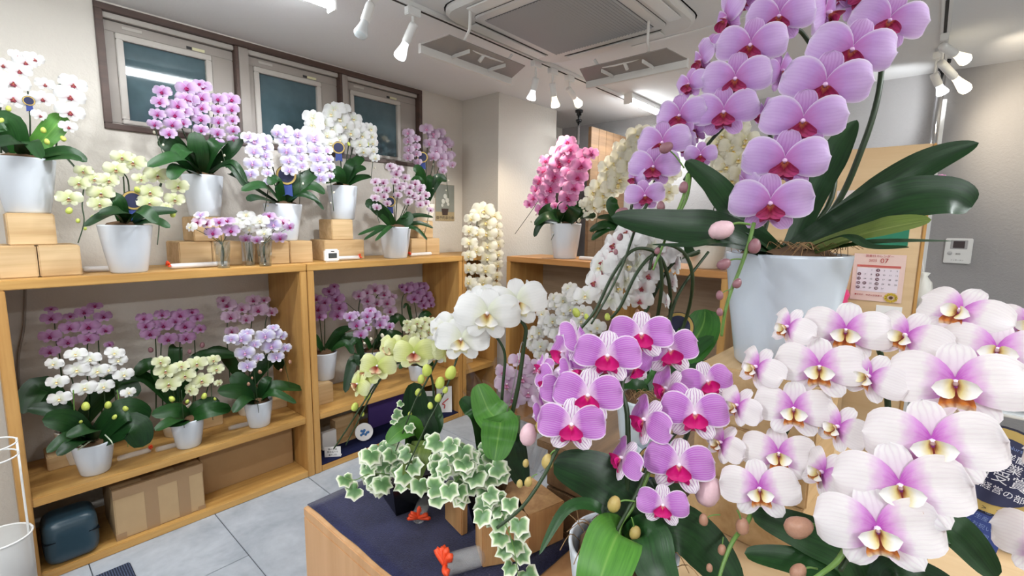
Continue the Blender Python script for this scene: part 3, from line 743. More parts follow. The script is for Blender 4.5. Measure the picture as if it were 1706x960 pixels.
# ---------------------------------------------------------------- ceiling air conditioner
ax, ay, hw = 1.915, 1.335, .44
ac = empty('air_conditioner', (ax, ay, ZC), 'white four-way ceiling cassette air conditioner with a slatted grey grille', 'air conditioner')
def octo(name, hw, c, z0, z1, mat, parent, inner=None):
    V, Fc = [], []; pr = []
    for cx_, cy_, a0 in ((1, 1, 0), (-1, 1, 90), (-1, -1, 180), (1, -1, 270)):
        for k in range(6):
            a = R(a0+k*18); pr.append((cx_*(hw-c)+c*math.cos(a), cy_*(hw-c)+c*math.sin(a)))
    n = len(pr)
    for z, sc_ in ((z1, 1.0), (z0+.012, 1.0), (z0, .97)):
        for x, y in pr: V.append((x*sc_, y*sc_, z))
    for k in range(2):
        for i in range(n):
            j = (i+1) % n; Fc.append((k*n+i, k*n+j, (k+1)*n+j, (k+1)*n+i))
    Fc.append(tuple(2*n+i for i in range(n))); Fc.append(tuple(range(n))[::-1])
    return link(name, mesh(name, V, Fc), [mat], parent)
octo('cassette_panel', hw, .11, -.028, 0, M_ac, ac)
octo('shadow_gap', .447, .115, -.006, 0, M_gap, ac)
octo('grille_gap', .337, .045, -.0295, -.026, M_gap, ac)
octo('grille_frame', .33, .04, -.036, -.026, M_ac, ac)
V, Fc = [], []
for i in range(34):
    y = -.272+i*.0165
    b = len(V); V += [(-.275, y, -.0375), (.275, y, -.0375), (.275, y+.010, -.043), (-.275, y+.010, -.043)]; Fc += [(b, b+1, b+2, b+3)]
    b = len(V); V += [(-.275, y+.010, -.043), (.275, y+.010, -.043), (.275, y+.012, -.037), (-.275, y+.012, -.037)]; Fc += [(b, b+1, b+2, b+3)]
g = link('grille', boxm('grille', -.275, .275, -.275, .275, -.038, -.03, 0), [plain('grille_dark', S(112, 112, 114), .6)], ac)
s_ = link('grille_slats', mesh('grille_slats', V, Fc), [M_vent], g); s_['kind'] = 'stuff'
for k in range(4):
    a = k*math.pi/2
    o = link('air_flap', boxm('air_flap', -.27, .27, .35, .41, -.037, -.031, .002), [M_white], ac); o.rotation_euler.z = a
    o = link('vent_slot', boxm('vent_slot', -.28, .28, .345, .349, -.03, -.0285, 0), [M_gap], ac); o.rotation_euler.z = a
# access panel joint on ceiling
box('ceiling_trim', 2.43, 2.45, .55, 1.3, ZC-.004, ZC, M_white, None, .001, kind='structure')
def deflector(c, L, axis, label, sgn):
    """a white air deflector board hung from the cassette on two bent wires"""
    e = empty('air_deflector', c, label, 'air deflector', 'air deflectors under the air conditioner')
    def slab(name, q0, z0, q1, z1, th, mat, l0, l1):
        V = []
        for dz in (0, th):
            for q, z, l in ((q0, z0, l0), (q1, z1, l1)):
                for t in (-l/2, l/2): V.append((t, q*sgn, z+dz) if axis == 'x' else (q*sgn, t, z+dz))
        link(name, mesh(name, V, [(0, 1, 3, 2), (4, 6, 7, 5), (0, 4, 5, 1), (2, 3, 7, 6), (0, 2, 6, 4), (1, 5, 7, 3)]), [mat], e)
    slab('blade', -.075, .022, .06, 0, .004, plain('blade_shade_grey', S(150, 144, 140), .5), L*.84, L)  # white blade; the shade on its underside is put into the grey
    slab('front_lip', .06, -.034, .075, -.036, .042, M_ac, L, L*1.01)
    for t in (-L*.2, L*.2): link('rib', boxm('rib', *((t-.003, t+.003, -.06, .058) if axis == 'x' else (-.06, .058, t-.003, t+.003)), -.012, .004, 0), [M_ac], e)
    s = L*.2
    C = Vector(c)
    def w3(t, q, z): return C+(Vector((t, q*sgn, z)) if axis == 'x' else Vector((q*sgn, t, z)))
    tube('hanger', [w3(-s*1.5, -.13, .17), w3(-s*1.45, -.12, .06), w3(-s, -.04, .025), w3(s, -.04, .02), w3(s*1.4, -.06, .06)], .007, M_ac, e, 6, .007, 3)
    tube('clip', [w3(0, -.045, .03), w3(0, 0, -.005)], .01, M_ac, e, 6)
deflector((1.72, 1.74, 2.2), .62, 'x', 'long white air deflector hanging on the window side of the air conditioner', 1)
deflector((2.25, 1.22, 2.19), .56, 'y', 'long white air deflector hanging on the far side of the air conditioner', 1)

# ================================================================== WOODEN BLOCKS (12 cm high pine offcuts)
def block(x0, x1, y0, y1, z0, label, h=.12, mat=None, group='pine blocks under the pots'):
    return box('wood_block', x0, x1, y0, y1, z0, z0+h-.0005, mat or M_block, None, .004, label=label, cat='wood block', group=group)
Z1, Z2 = TOP+.12, TOP+.24
block(.05, .153, 2.5, 2.74, TOP, 'knotty pine block, lower left of the stack under the white orchid at the left edge')
block(.156, .275, 2.5, 2.74, TOP, 'pine block, lower right of the stack under the white orchid at the left edge')
block(.085, .215, 2.53, 2.7, Z1, 'pine block on top of two others, directly under the leftmost white pot')
block(.63, .765, 2.62, 2.84, TOP, 'pine block, lower left of the stack behind the crystal vase')
block(.768, .9, 2.62, 2.84, TOP, 'pine block, lower right of the stack behind the crystal vase')
block(.70, .83, 2.64, 2.82, Z1, 'pine block directly under the tall purple orchid pot')
block(.985, 1.108, 2.55, 2.72, TOP, 'pine block left of its twin, under the lavender-white orchid')
block(1.111, 1.235, 2.55, 2.72, TOP, 'pine block right of its twin, under the lavender-white orchid')
block(1.33, 1.585, 2.6, 2.78, TOP, 'long pine block behind the little digital clock')
block(1.39, 1.525, 2.62, 2.78, Z1, 'pine block on the long block, under the white orchid by the third window')
block(1.98, 2.11, 2.66, 2.82, TOP, 'pine block, lower left of the stack by the small poster')
block(2.113, 2.235, 2.66, 2.82, TOP, 'pine block, lower right of the stack by the small poster')
block(2.04, 2.175, 2.66, 2.82, Z1, 'pine block on top of two others by the small poster')
block(1.195, 1.33, 2.56, 2.76, MID, 'pine block on the second unit lower shelf, under the mauve orchid')
block(2.34, 2.47, 2.55, 2.75, MID, 'pine block inside the narrow shelf unit')
for x0 in (.12, .62, .95):
    block(x0, x0+.16, 2.68, 2.82, MID, {.12: 'pine block behind the white orchid on the lower left shelf', .62: 'pine block behind the pale yellow orchid on the lower left shelf', .95: 'pine block at the right end of the lower left shelf'}[x0], .06)

# ================================================================== ORCHIDS ON THE WINDOW WALL
def wallplant(cx, by, Y, z, label, tp, fy=-.05, **kw):
    p = on(cx, by, 'y', Y); return Plant((p.x, Y, z), label, tp, ('y', Y+fy), **kw)
# 1 white with red lips, far left
p = wallplant(48, 355, 2.62, Z2, 'white orchid with dark red lips in the leftmost big pot on stacked blocks', 'white_red').pot(.094, .064, .205)
p.fls([(42, 103, 36, 10), (32, 117, 38, 5), (22, 137, 50, 5, 0, -8), (22, 163, 48, 5, 0, -8), (75, 140, 30), (71, 164, 37), (66, 192, 26, 30), (122, 140, 42, 10, 0, -10), (117, 160, 46, 8, 0, -10), (117, 186, 44, 8, 0, -10), (114, 211, 28, 10), (57, 98, 32, 20), (5, 108, 32), (30, 92, 28, 20, 20), (-8, 140, 40), (-10, 165, 40)])
p.stem([(50, 255, .03), (50, 200, .03), (46, 150, .03), (40, 112, .03)], px=True); p.stem([(92, 262, .03), (98, 200, .03), (100, 165, .03), (92, 145, .03), (110, 138, .03)], px=True)
p.stem([(2, 255, .03), (0, 190, .03), (10, 145, .03)], px=True)
for b in ((14, 181), (2, 201), (72, 217), (105, 231), (78, 236)): p.bud(b[0], b[1], 10, M_budg)
p.leaf([(15, 205), (-25, 215)], 38, [.0, 0], face=.75).leaf([(88, 215), (104, 191)], 32, [.02, .03], M_leafl, face=.9).leaf([(105, 252), (145, 270)], 22, [-.03, -.05]).leaf([(30, 235), (-30, 245)], 26, [-.05, -.1]).leaf([(110, 262), (135, 268)], 16, [-.06, -.1]).tuft(3, .2, .05, 3, [200, 330, 60])
# 2 pale yellow
p = wallplant(216, 455, 2.535, TOP, 'pale yellow-green orchid in a white pot in front of the block stacks', 'yellow').pot(.092, .064, .198)
p.fls([(139, 285, 30, -10), (132, 305, 34, -15), (115, 330, 40, -10), (203, 262, 34), (193, 282, 38), (180, 300, 36, 20), (168, 322, 42), (166, 340, 36), (222, 270, 40, -10), (234, 298, 26, 20), (262, 292, 40, 8), (250, 320, 38), (249, 338, 38), (296, 310, 36, 10), (291, 332, 32, 5), (157, 298, 30), (278, 345, 22, 30)])
p.stem([(155, 345, 0.02), (143, 305, .02), (137, 340, .0), (140, 370, -.01), (130, 405, -.02)], px=True); p.stem([(210, 372, .02), (206, 300, .02), (204, 275, .02), (220, 262, .02)], px=True)
p.stem([(245, 372, .02), (270, 300, .02), (262, 340, .01), (265, 375, 0), (262, 408, -.02)], px=True); p.stem([(215, 372, .03), (213, 300, .03), (190, 290, .02), (170, 330, .02)], px=True)
for b in ((115, 351, 12), (155, 363, 10), (228, 316, 11), (288, 357, 11), (252, 362, 9), (130, 368, 8), (142, 381, 6)): p.bud(b[0], b[1], b[2], M_budg)
p.leaf([(185, 355), (140, 378)], 18, [-.05, -.12]).leaf([(195, 335), (180, 335)], 24, [0, .03], face=.8).leaf([(245, 355), (296, 352)], 20, [-.02, -.02]).leaf([(255, 368), (283, 380)], 17, [-.07, -.12]).leaf([(205, 352), (165, 356)], 22, [-.06, -.1]).leaf([(235, 350), (262, 372)], 24, [-.08, -.12])
# 3 tall purple
p = wallplant(342, 360, 2.71, Z2, 'tall purple orchid with magenta lips and six flower columns before the first window', 'purple', fy=-.1).pot(.088, .066, .2)
p.colm((270, 152), (258, 208), 4, 32, 24, (-12, -12), tail=(272, 258), buds=2).colm((297, 175), (282, 222), 4, 32, 28, (0, 0), stemfrom=False).colm((310, 165), (305, 205), 3, 30, 24, (0, 5), stemfrom=False)
p.colm((312, 147), (320, 185), 3, 34, 26, (-5, 0), tail=(321, 262), buds=2).colm((337, 145), (335, 216), 5, 32, 26, (0, 0)).colm((363, 165), (363, 240), 5, 28, 24, (0, 0), tail=(377, 280), buds=3).colm((385, 165), (388, 233), 5, 28, 20, (12, 14)).fls([(322, 148, 24, 0, 30), (332, 140, 24, 0, 40), (378, 168, 20, 30)])
p.leaf([(285, 240), (265, 230)], 34, [.03, .05], face=.8).leaf([(330, 250), (325, 220)], 30, [0, 0], face=.85).leaf([(300, 262), (245, 278)], 26, [-.1, -.14]).leaf([(385, 250), (402, 222)], 22, [0, 0], face=.6).leaf([(380, 275), (408, 312)], 14, [-.05, -.08]).leaf([(385, 270), (412, 305)], 11, [-.05, -.08]).leaf([(300, 280), (285, 300)], 26, [-.1, -.15]).leaf([(355, 245), (375, 235)], 24, [-.02, .03]).leaf([(310, 250), (290, 270)], 30, [-.05, -.1])
# 4 lavender-white
p = wallplant(474, 402, 2.635, Z1, 'lavender-edged white orchid in long cascades, pot on twin blocks', 'lavender', fy=-.09).pot(.096, .066, .195)
p.colm((425, 235), (418, 290), 4, 32, 26, (-10, -8)).colm((440, 232), (448, 302), 6, 28, 18, (0, 4), tail=(441, 352), buds=4)
p.colm((473, 218), (482, 284), 5, 32, 26, (-4, 0)).colm((495, 225), (503, 276), 5, 26, 22, (0, 4), tail=(499, 340), buds=3).colm((523, 232), (534, 298), 5, 32, 24, (0, 0)).colm((545, 250), (550, 293), 4, 22, 18, (20, 25), tail=(556, 352), buds=3).fls([(414, 228, 26, -15, 25), (462, 222, 22, -20)])
p.leaf([(440, 310), (402, 318)], 20, [-.02, -.05]).leaf([(430, 330), (412, 335)], 18, [-.08, -.12]).leaf([(500, 305), (530, 285)], 24, [.02, .03], face=.7).leaf([(510, 310), (542, 322)], 22, [0, -.02]).leaf([(510, 322), (540, 350)], 9, [-.05, -.1]).leaf([(500, 325), (535, 338)], 9, [-.05, -.1]).leaf([(460, 300), (448, 308)], 20, [.0, -.02]).leaf([(395, 295), (382, 290)], 10, [.02, .04], base=True)
# 5 white behind
p = wallplant(572, 368, 2.7, Z2, 'white orchid arching before the second window, pot on the long block stack', 'white', fy=-.06).pot(.088, .066, .2)
p.colm((528, 196), (545, 238), 4, 34, 30, (-14, -6), mid=(520, 215), two=6).colm((562, 182), (560, 232), 4, 34, 28, (-4, 0), two=5).colm((588, 198), (585, 222), 3, 30, 30, (4, 4)).colm((600, 212), (602, 252), 4, 28, 26, (8, 8), two=3).colm((618, 215), (624, 262), 5, 24, 18, (24, 30), tail=(618, 300), buds=3).fls([(570, 180, 28, 0, 30), (520, 207, 28, -20), (552, 190, 30, -10, 20), (540, 205, 30), (575, 210, 30, 5), (545, 225, 28)])
p.leaf([(565, 290), (555, 280)], 20, [0, 0], face=.7).leaf([(590, 275), (605, 262)], 18, [.02, .03], face=.7).leaf([(595, 298), (618, 294)], 14, [0, 0]).leaf([(590, 285), (610, 280)], 16, [0, -.02]).leaf([(560, 300), (540, 305)], 14, [-.04, -.06]).leaf([(580, 280), (588, 265)], 15, [0, .02], face=.8)
for b in ((612, 240, 8), (581, 240, 7)): p.bud(*b, M_budg)
# 6 pale pink at the back right
p = wallplant(708, 370, 2.74, Z2, 'dusty pink orchid in drooping clusters beside the window frame, pot hidden', 'pinkpale', fy=-.06).pot(.07, .055, .12, M_potsh)
p.colm((680, 222), (680, 262), 4, 20, 18, (-20, -14)).colm((692, 230), (695, 270), 4, 18, 14, (0, 0)).colm((715, 215), (725, 262), 5, 22, 20, (0, 5), two=4, tail=(724, 330), buds=3).colm((735, 222), (742, 275), 5, 24, 20, (5, 10), two=4, tail=(747, 330), buds=3).colm((750, 240), (754, 275), 3, 18, 16, (20, 20)).fls([(726, 240, 22), (736, 262, 18), (745, 240, 20), (722, 222, 22, 0, 20), (738, 285, 14, 0, 0)])
p.leaf([(700, 290), (688, 280)], 18, [0, 0], face=.8).leaf([(728, 300), (744, 300)], 17, [0, 0], face=.7).leaf([(715, 300), (722, 295)], 12, [0, .02]).leaf([(700, 300), (685, 305)], 14, [-.03, -.05])
# 7 pink-white small
p = wallplant(659, 433, 2.575, TOP, 'small pink-white orchid with dark eyes, pot standing directly on the shelf by the poster', 'pinkwhite', fy=-.05).pot(.1, .074, .198)
p.colm((628, 302), (626, 345), 4, 17, 15, (-8, -8), two=2, tail=(632, 372), buds=1).colm((640, 305), (643, 338), 4, 17, 15, (0, 0), two=2)
p.colm((655, 278), (666, 325), 5, 20, 16, (-5, 5), two=3).colm((668, 282), (682, 335), 5, 18, 16, (4, 4), two=3, tail=(676, 370), buds=2).colm((695, 305), (695, 340), 4, 18, 16, (0, 5), two=4).colm((704, 312), (715, 350), 4, 17, 13, (10, 14), two=2, tail=(706, 395), buds=3).fls([(650, 276, 14, -20, 20), (683, 312, 15), (688, 325, 15), (700, 330, 16)])
p.leaf([(625, 345), (608, 340)], 20, [.02, .03], face=.8).leaf([(640, 355), (612, 332)], 20, [.03, .05], face=.8).leaf([(635, 378), (596, 392)], 9, [-.03, -.06]).leaf([(640, 380), (606, 400)], 9, [-.06, -.1]).leaf([(650, 378), (625, 402)], 9, [-.1, -.15]).leaf([(678, 365), (672, 358)], 22, [-.02, .02], face=.8).leaf([(695, 372), (722, 380)], 9, [-.02, -.05]).leaf([(690, 380), (712, 400)], 8, [-.08, -.12]).leaf([(690, 360), (722, 362)], 10, [.02, .02])
# 8 white column on the narrow unit by the plaster column
pp = on(803, 432, 'y', 2.56)
p = Plant((pp.x, 2.56, TOP), 'white orchid hanging in one dense column beside the plaster column', 'cream', ('y', 2.42)).pot(.07, .055, .13, M_potsh)
p.colm((806, 350), (800, 492), 8, 36, 30, (0, 0), two=0, mid=(812, 420)).colm((785, 365), (782, 470), 6, 26, 26, (-14, -10), mid=(782, 415)).colm((822, 360), (826, 478), 8, 28, 24, (26, 30), mid=(828, 415), stemfrom=False).colm((795, 358), (790, 480), 5, 26, 24, (-4, -4), stemfrom=False, off0=.03, off1=.03)

# --------- lower left shelf, back row
def backplant(cx, Y, z, label, tp, h=.15, **kw):
    p = on(cx, 600, 'y', Y); return Plant((p.x, Y, z), label, tp, ('y', Y-.05), **kw).pot(.068, .052, h, M_potsh)
p = backplant(112, 2.72, MID+.0, 'mauve orchid at the back of the lower left shelf, leftmost, behind the white one', 'mauve')
p.fls([(85, 530, 32, -5), (83, 560, 34, -5), (83, 586, 30, -5), (116, 546, 32), (113, 570, 30), (140, 520, 28), (147, 544, 38), (147, 564, 32), (172, 527, 28, 10), (175, 550, 26, 14), (85, 515, 20, 0, 40), (117, 527, 22, 0, 30), (158, 510, 24, 0, 30), (182, 574, 16, 20)])
p.stem([(108, 700, .02), (100, 600, .02), (94, 570, .02), (90, 530, .02)], px=True); p.stem([(148, 700, .02), (145, 600, .02), (146, 560, .02), (140, 520, .02)], px=True); p.stem([(170, 690, .02), (165, 590, .02), (163, 555, .02)], px=True)
p.leaf([(70, 645), (38, 690)], 40, [.0, -.06], face=.7).leaf([(190, 640), (230, 660)], 36, [0, -.04], face=.7)
p = backplant(285, 2.72, MID, 'mauve orchid at the back of the lower left shelf, middle of three', 'mauve')
p.fls([(240, 530, 26, -10), (243, 543, 26, -8), (250, 556, 30), (270, 524, 24), (272, 542, 30), (280, 565, 30), (300, 525, 30), (308, 543, 32), (310, 563, 30), (328, 530, 22, 14), (333, 548, 22, 18), (320, 520, 22, 0, 30), (255, 540, 22), (292, 535, 24)])
p.stem([(260, 690, .02), (260, 590, .02), (258, 550, .02)], px=True); p.stem([(300, 690, .02), (299, 590, .02), (303, 540, .02)], px=True); p.stem([(272, 690, .03), (268, 600, .02), (270, 560, .02)], px=True); p.stem([(325, 690, .03), (325, 590, .02), (322, 545, .02)], px=True)
for b in ((251, 583, 10), (337, 575, 10), (316, 586, 8)): p.bud(*b, M_budp)
p.leaf([(255, 610), (225, 625)], 26, [0, .0]).leaf([(292, 590), (294, 578)], 20, [.03, .05], face=.8).leaf([(330, 600), (395, 592)], 26, [0, 0], face=.5).leaf([(240, 630), (190, 640)], 24, [0, 0])
p = backplant(410, 2.74, MID, 'pale mauve orchid at the back of the lower left shelf, rightmost of three', 'mauvepale')
p.fls([(378, 508, 30, -5), (384, 528, 30), (403, 514, 26), (410, 532, 24), (422, 500, 24), (430, 516, 32), (452, 520, 22, 14), (372, 500, 22, -10, 20), (386, 552, 22), (440, 500, 20, 0, 30)])
p.stem([(385, 650, .02), (378, 560, .02), (382, 515, .02)], px=True); p.stem([(415, 650, .02), (417, 560, .02), (424, 505, .02)], px=True); p.stem([(440, 620, .02), (442, 540, .02), (452, 520, .02)], px=True)
p.leaf([(370, 590), (335, 600)], 26, [0, 0]).leaf([(450, 600), (470, 615)], 24, [0, 0])
# --------- lower left shelf, front row
p = wallplant(161, 797, 2.545, MID, 'white orchid with green buds in front on the lower left shelf', 'white', fy=-.04).pot(.071, .05, .135)
p.fls([(90, 606, 30, -25, 0, -10), (95, 636, 34, -15), (99, 664, 36, -10), (126, 590, 34, -5, 20), (128, 616, 38, -6), (150, 598, 34, 0, 10), (162, 618, 36, 0), (180, 616, 26, 10), (141, 646, 38, 0), (172, 644, 34, 6), (191, 588, 30, 0, 10, -15), (197, 600, 28, 5, 0, -10), (206, 624, 32, 8), (214, 654, 24, 16)])
p.stem([(150, 735, .02), (125, 690, .02), (122, 640, .02), (110, 610, .02)], px=True); p.stem([(175, 735, .02), (175, 680, .02), (172, 640, .02), (160, 600, .02)], px=True); p.stem([(185, 735, .02), (195, 690, .02), (190, 640, .02), (192, 600, .02)], px=True)
p.stem([(122, 650, 0), (124, 690, 0), (126, 720, -.01), (128, 745, -.02)], px=True, mat=M_stemg, r=.0022); p.stem([(195, 650, 0), (203, 690, 0), (212, 720, -.02), (213, 745, -.02)], px=True, mat=M_stemg, r=.0022)
for b in ((143, 677, 15), (180, 675, 13), (108, 694, 12), (133, 702, 9), (209, 681, 10), (191, 695, 9), (117, 715, 8), (207, 702, 7), (130, 724, 7), (203, 713, 6)): p.bud(*b, M_budg, off=-.02)
p.leaf([(115, 705), (70, 700)], 42, [-.04, -.06], face=.75).leaf([(205, 685), (250, 695)], 40, [-.02, 0], face=.75).leaf([(220, 710), (238, 745)], 44, [-.05, -.06], face=.8).leaf([(120, 725), (78, 755)], 22, [-.08, -.12]).leaf([(130, 735), (95, 760)], 24, [-.1, -.14]).leaf([(105, 690), (45, 680)], 30, [.0, .02], face=.6).leaf([(150, 715), (110, 728)], 26, [-.08, -.1]).fibres(14)
for q in ([(135, 742, -.06), (110, 745, -.1), (102, 738, -.1), (115, 732, -.1)], [(150, 735, -.06), (130, 750, -.1), (138, 742, -.1)], [(175, 725, -.05), (185, 735, -.1), (188, 742, -.1)]): p.stem(q, .003, plain('air_root', S(190, 200, 176), .6), 'air_root', px=True)
p = wallplant(316, 752, 2.535, MID, 'pale lime orchid in front on the lower left shelf, middle of three', 'yellow', fy=-.04).pot(.068, .05, .135)
p.fls([(268, 603, 28, -8), (276, 618, 36, -5), (281, 640, 38), (302, 610, 26, 5, 10), (308, 626, 34), (328, 606, 34, 0), (336, 634, 36), (355, 600, 24, 10), (360, 615, 26, 12), (364, 638, 16, 40), (318, 650, 26, -30, 0, -30)])
p.stem([(300, 700, .02), (290, 660, .02), (280, 610, .02)], px=True); p.stem([(320, 700, .02), (323, 650, .02), (328, 605, .02)], px=True); p.stem([(330, 700, .02), (348, 640, .02), (356, 605, .02)], px=True); p.stem([(302, 650, 0), (305, 690, -.02), (307, 713, -.03)], px=True, r=.002); p.stem([(352, 640, 0), (353, 680, -.02), (355, 700, -.03)], px=True, r=.002)
for b in ((286, 665, 11), (340, 660, 11), (294, 683, 7), (312, 669, 7), (358, 665, 6)): p.bud(*b, M_budg)
p.leaf([(295, 685), (252, 692)], 28, [-.03, -.05], face=.75).leaf([(290, 700), (258, 718)], 20, [-.08, -.12]).leaf([(335, 680), (366, 668)], 28, [0, .02], face=.75).leaf([(345, 685), (385, 680)], 26, [-.03, -.02], face=.7).leaf([(300, 705), (262, 708)], 18, [-.06, -.08])
p = wallplant(433, 717, 2.535, MID, 'white orchid with lavender hearts in front on the lower left shelf, rightmost', 'lavender', fy=-.04).pot(.068, .05, .135)
p.fls([(385, 565, 24, -10), (402, 565, 32, -5), (408, 588, 32), (412, 610, 28), (424, 574, 22, 5), (430, 596, 20, 10), (442, 560, 32, 0), (452, 577, 34), (457, 556, 26), (468, 560, 22, 14), (475, 580, 22, 14), (460, 595, 26, 5), (412, 555, 22, 0, 20), (455, 546, 20, 0, 30)])
p.stem([(425, 668, .02), (415, 620, .02), (405, 570, .02)], px=True); p.stem([(445, 668, .02), (447, 610, .02), (455, 560, .02)], px=True); p.stem([(422, 610, 0), (428, 660, -.02), (431, 688, -.03)], px=True, r=.002); p.stem([(470, 590, 0), (480, 630, -.01), (484, 650, -.02)], px=True, r=.002)
for b in ((414, 640, 7), (433, 620, 8), (483, 603, 7), (468, 617, 6), (420, 630, 5)): p.bud(*b, M_budpk)
p.leaf([(405, 640), (385, 625)], 28, [.0, .02], face=.8).leaf([(400, 655), (362, 652)], 30, [-.03, -.05], face=.7).leaf([(455, 645), (504, 648)], 22, [-.02, 0], face=.55).leaf([(455, 655), (494, 672)], 14, [-.06, -.1]).leaf([(410, 665), (388, 688)], 20, [-.08, -.12]).leaf([(440, 640), (450, 628)], 16, [0, .02])
# --------- second unit, lower shelf
p = wallplant(541, 622, 2.66, MID+.12, 'mauve orchid in a white pot on a block at the left of the second unit', 'mauve', fy=-.03).pot(.075, .055, .165)
p.fls([(530, 515, 26, -5), (532, 527, 24), (541, 503, 22), (553, 488, 26), (560, 498, 28), (565, 512, 26), (562, 525, 26), (548, 485, 22, 0, 30), (527, 498, 20), (573, 515, 14, 20), (540, 515, 18), (557, 477, 16, 0, 30)])
p.stem([(541, 585, .02), (541, 540, .02), (540, 505, .02)], px=True); p.stem([(538, 585, .02), (534, 545, .02), (531, 515, .02)], px=True); p.stem([(577, 505, .0), (595, 520, 0), (605, 525, .0)], px=True, r=.002)
p.leaf([(565, 555), (585, 545)], 18, [.02, .04], face=.4).leaf([(570, 565), (590, 562)], 16, [0, 0]).leaf([(575, 572), (588, 590)], 14, [-.05, -.1]).leaf([(525, 565), (515, 562)], 16, [-.02, 0])
p = Plant((*on(620, 610, 'y', 2.74).xy, MID+.06), 'pale mauve orchid at the back of the second unit lower shelf', 'mauvepale', ('y', 2.68)).pot(.085, .06, .15)
block(p.o.x-.08, p.o.x+.08, 2.68, 2.8, MID, 'low pine block under the pale mauve orchid at the back of the second unit', .06)
p.fls([(598, 492, 22, -8), (612, 500, 26), (625, 482, 26), (640, 490, 22), (645, 504, 26), (650, 518, 22), (654, 495, 16, 10), (628, 505, 20), (615, 512, 20), (637, 480, 20, 0, 30), (612, 487, 18)])
p.stem([(605, 585, .02), (598, 530, .02), (600, 500, .02), (612, 490, .02)], px=True, r=.004); p.stem([(630, 585, .02), (626, 500, .02), (640, 492, .02)], px=True, r=.004)
p.leaf([(600, 560), (555, 568)], 18, [.0, 0]).leaf([(660, 530), (678, 552)], 16, [0, 0]).leaf([(650, 558), (670, 556)], 16, [-.03, 0]).leaf([(640, 570), (650, 590)], 14, [-.08, -.1])
p = Plant((*on(695, 610, 'y', 2.74).xy, MID), 'deep mauve orchid at the right back of the second unit lower shelf', 'mauve', ('y', 2.68)).pot(.07, .055, .15)
p.fls([(678, 482, 20, -10), (686, 478, 22), (697, 488, 22), (690, 497, 24), (706, 480, 18), (710, 492, 20), (702, 500, 18), (715, 500, 18, 10), (706, 508, 20), (718, 508, 14, 14), (697, 476, 18, 0, 30), (705, 474, 14, 0, 30), (670, 478, 14, -20)])
p.stem([(672, 590, .02), (670, 530, .02), (671, 495, .02), (684, 485, .02)], px=True, r=.004); p.stem([(686, 590, .02), (684, 510, .02)], px=True, r=.004); p.stem([(700, 590, .02), (693, 520, .02), (690, 505, .02)], px=True, r=.003)
p.leaf([(705, 530), (718, 522)], 16, [0, 0]).leaf([(680, 512), (672, 514)], 6, [0, 0])
p = Plant((*on(610, 625, 'y', 2.56).xy, MID), 'small bright lilac orchid in front on the second unit lower shelf', 'purple', ('y', 2.52)).pot(.065, .05, .13)
p.fls([(583, 528, 22, -10), (594, 541, 26), (601, 557, 24), (612, 526, 22), (623, 526, 24), (633, 540, 24), (610, 536, 18), (640, 532, 18, 12), (649, 544, 18, 18), (614, 548, 14, 30), (617, 518, 20, 0, 30), (590, 525, 18)])
p.stem([(605, 590, .02), (600, 560, .02), (598, 535, .02)], px=True); p.stem([(620, 590, .02), (625, 560, .02), (625, 525, .02)], px=True)
for b in ((618, 565, 7), (637, 559, 8), (649, 564, 5), (607, 572, 5)): p.bud(*b, M_budw)
p.leaf([(595, 570), (585, 575)], 14, [0, 0]).leaf([(590, 600), (575, 655)], 18, [-.05, -.1], face=.7).leaf([(595, 590), (597, 610)], 10, [-.1, -.14])
p = Plant((*on(694, 636, 'y', 2.53).xy, MID), 'small pale yellow orchid in a tiny white pot at the front of the second unit', 'yellow', ('y', 2.5)).pot(.055, .042, .11)
p.fls([(682, 548, 22, -8), (695, 538, 22), (702, 545, 24), (708, 535, 20), (714, 552, 22), (700, 558, 22), (722, 536, 20, 10), (712, 565, 20), (690, 560, 18), (725, 545, 16, 14), (678, 538, 14, -14)])
p.stem([(692, 605, .02), (690, 570, .02), (695, 545, .02)], px=True); p.stem([(700, 605, .02), (706, 570, .02), (710, 545, .02)], px=True)
p.leaf([(680, 600), (665, 615)], 12, [-.04, -.06]).leaf([(710, 600), (722, 610)], 12, [-.04, -.06])

# ================================================================== ORCHIDS ON THE FAR UNIT
def farplant(cx, by, z, label, tp, X=2.66, **kw):
    p = on(cx, by, 'x', X); return Plant((X, p.y, z), label, tp, ('x', X-.1), **kw)
p = farplant(941, 428, TOP, 'hot pink orchid cascading to the left on the far shelf unit', 'pink').pot(.106, .078, .235)
p.colm((940, 240), (905, 350), 7, 26, 24, (-25, -20), mid=(905, 285), two=3, tail=(858, 390), buds=3).colm((942, 257), (910, 335), 6, 34, 30, (-8, -8), mid=(922, 290)).colm((944, 237), (946, 250), 2, 30, 28)
p.colm((932, 275), (909, 330), 4, 34, 26, (0, 0)).colm((950, 248), (945, 345), 6, 28, 30, (2, 2), tail=(918, 400), buds=3).colm((975, 258), (947, 330), 5, 32, 32, (6, 2)).fls([(985, 256, 26, 14), (921, 298, 32), (917, 316, 32), (909, 330, 26), (963, 295, 34), (957, 313, 32), (947, 330, 32), (925, 343, 16), (965, 278, 32), (931, 274, 34), (942, 256, 34), (889, 330, 22, -15), (882, 340, 20, -10), (900, 300, 24, -25), (905, 285, 24, -25), (893, 316, 22, -25)])
p.leaf([(915, 360), (890, 375)], 18, [-.05, -.12]).leaf([(920, 350), (898, 362)], 22, [0, 0], face=.8).leaf([(960, 355), (985, 335)], 22, [.03, .05], face=.8).leaf([(975, 360), (992, 362)], 18, [0, 0]).leaf([(940, 350), (945, 340)], 26, [0, 0], face=.8).leaf([(905, 370), (890, 395)], 12, [-.08, -.14]).leaf([(955, 355), (960, 345)], 24, [-.03, -.03], face=.8)
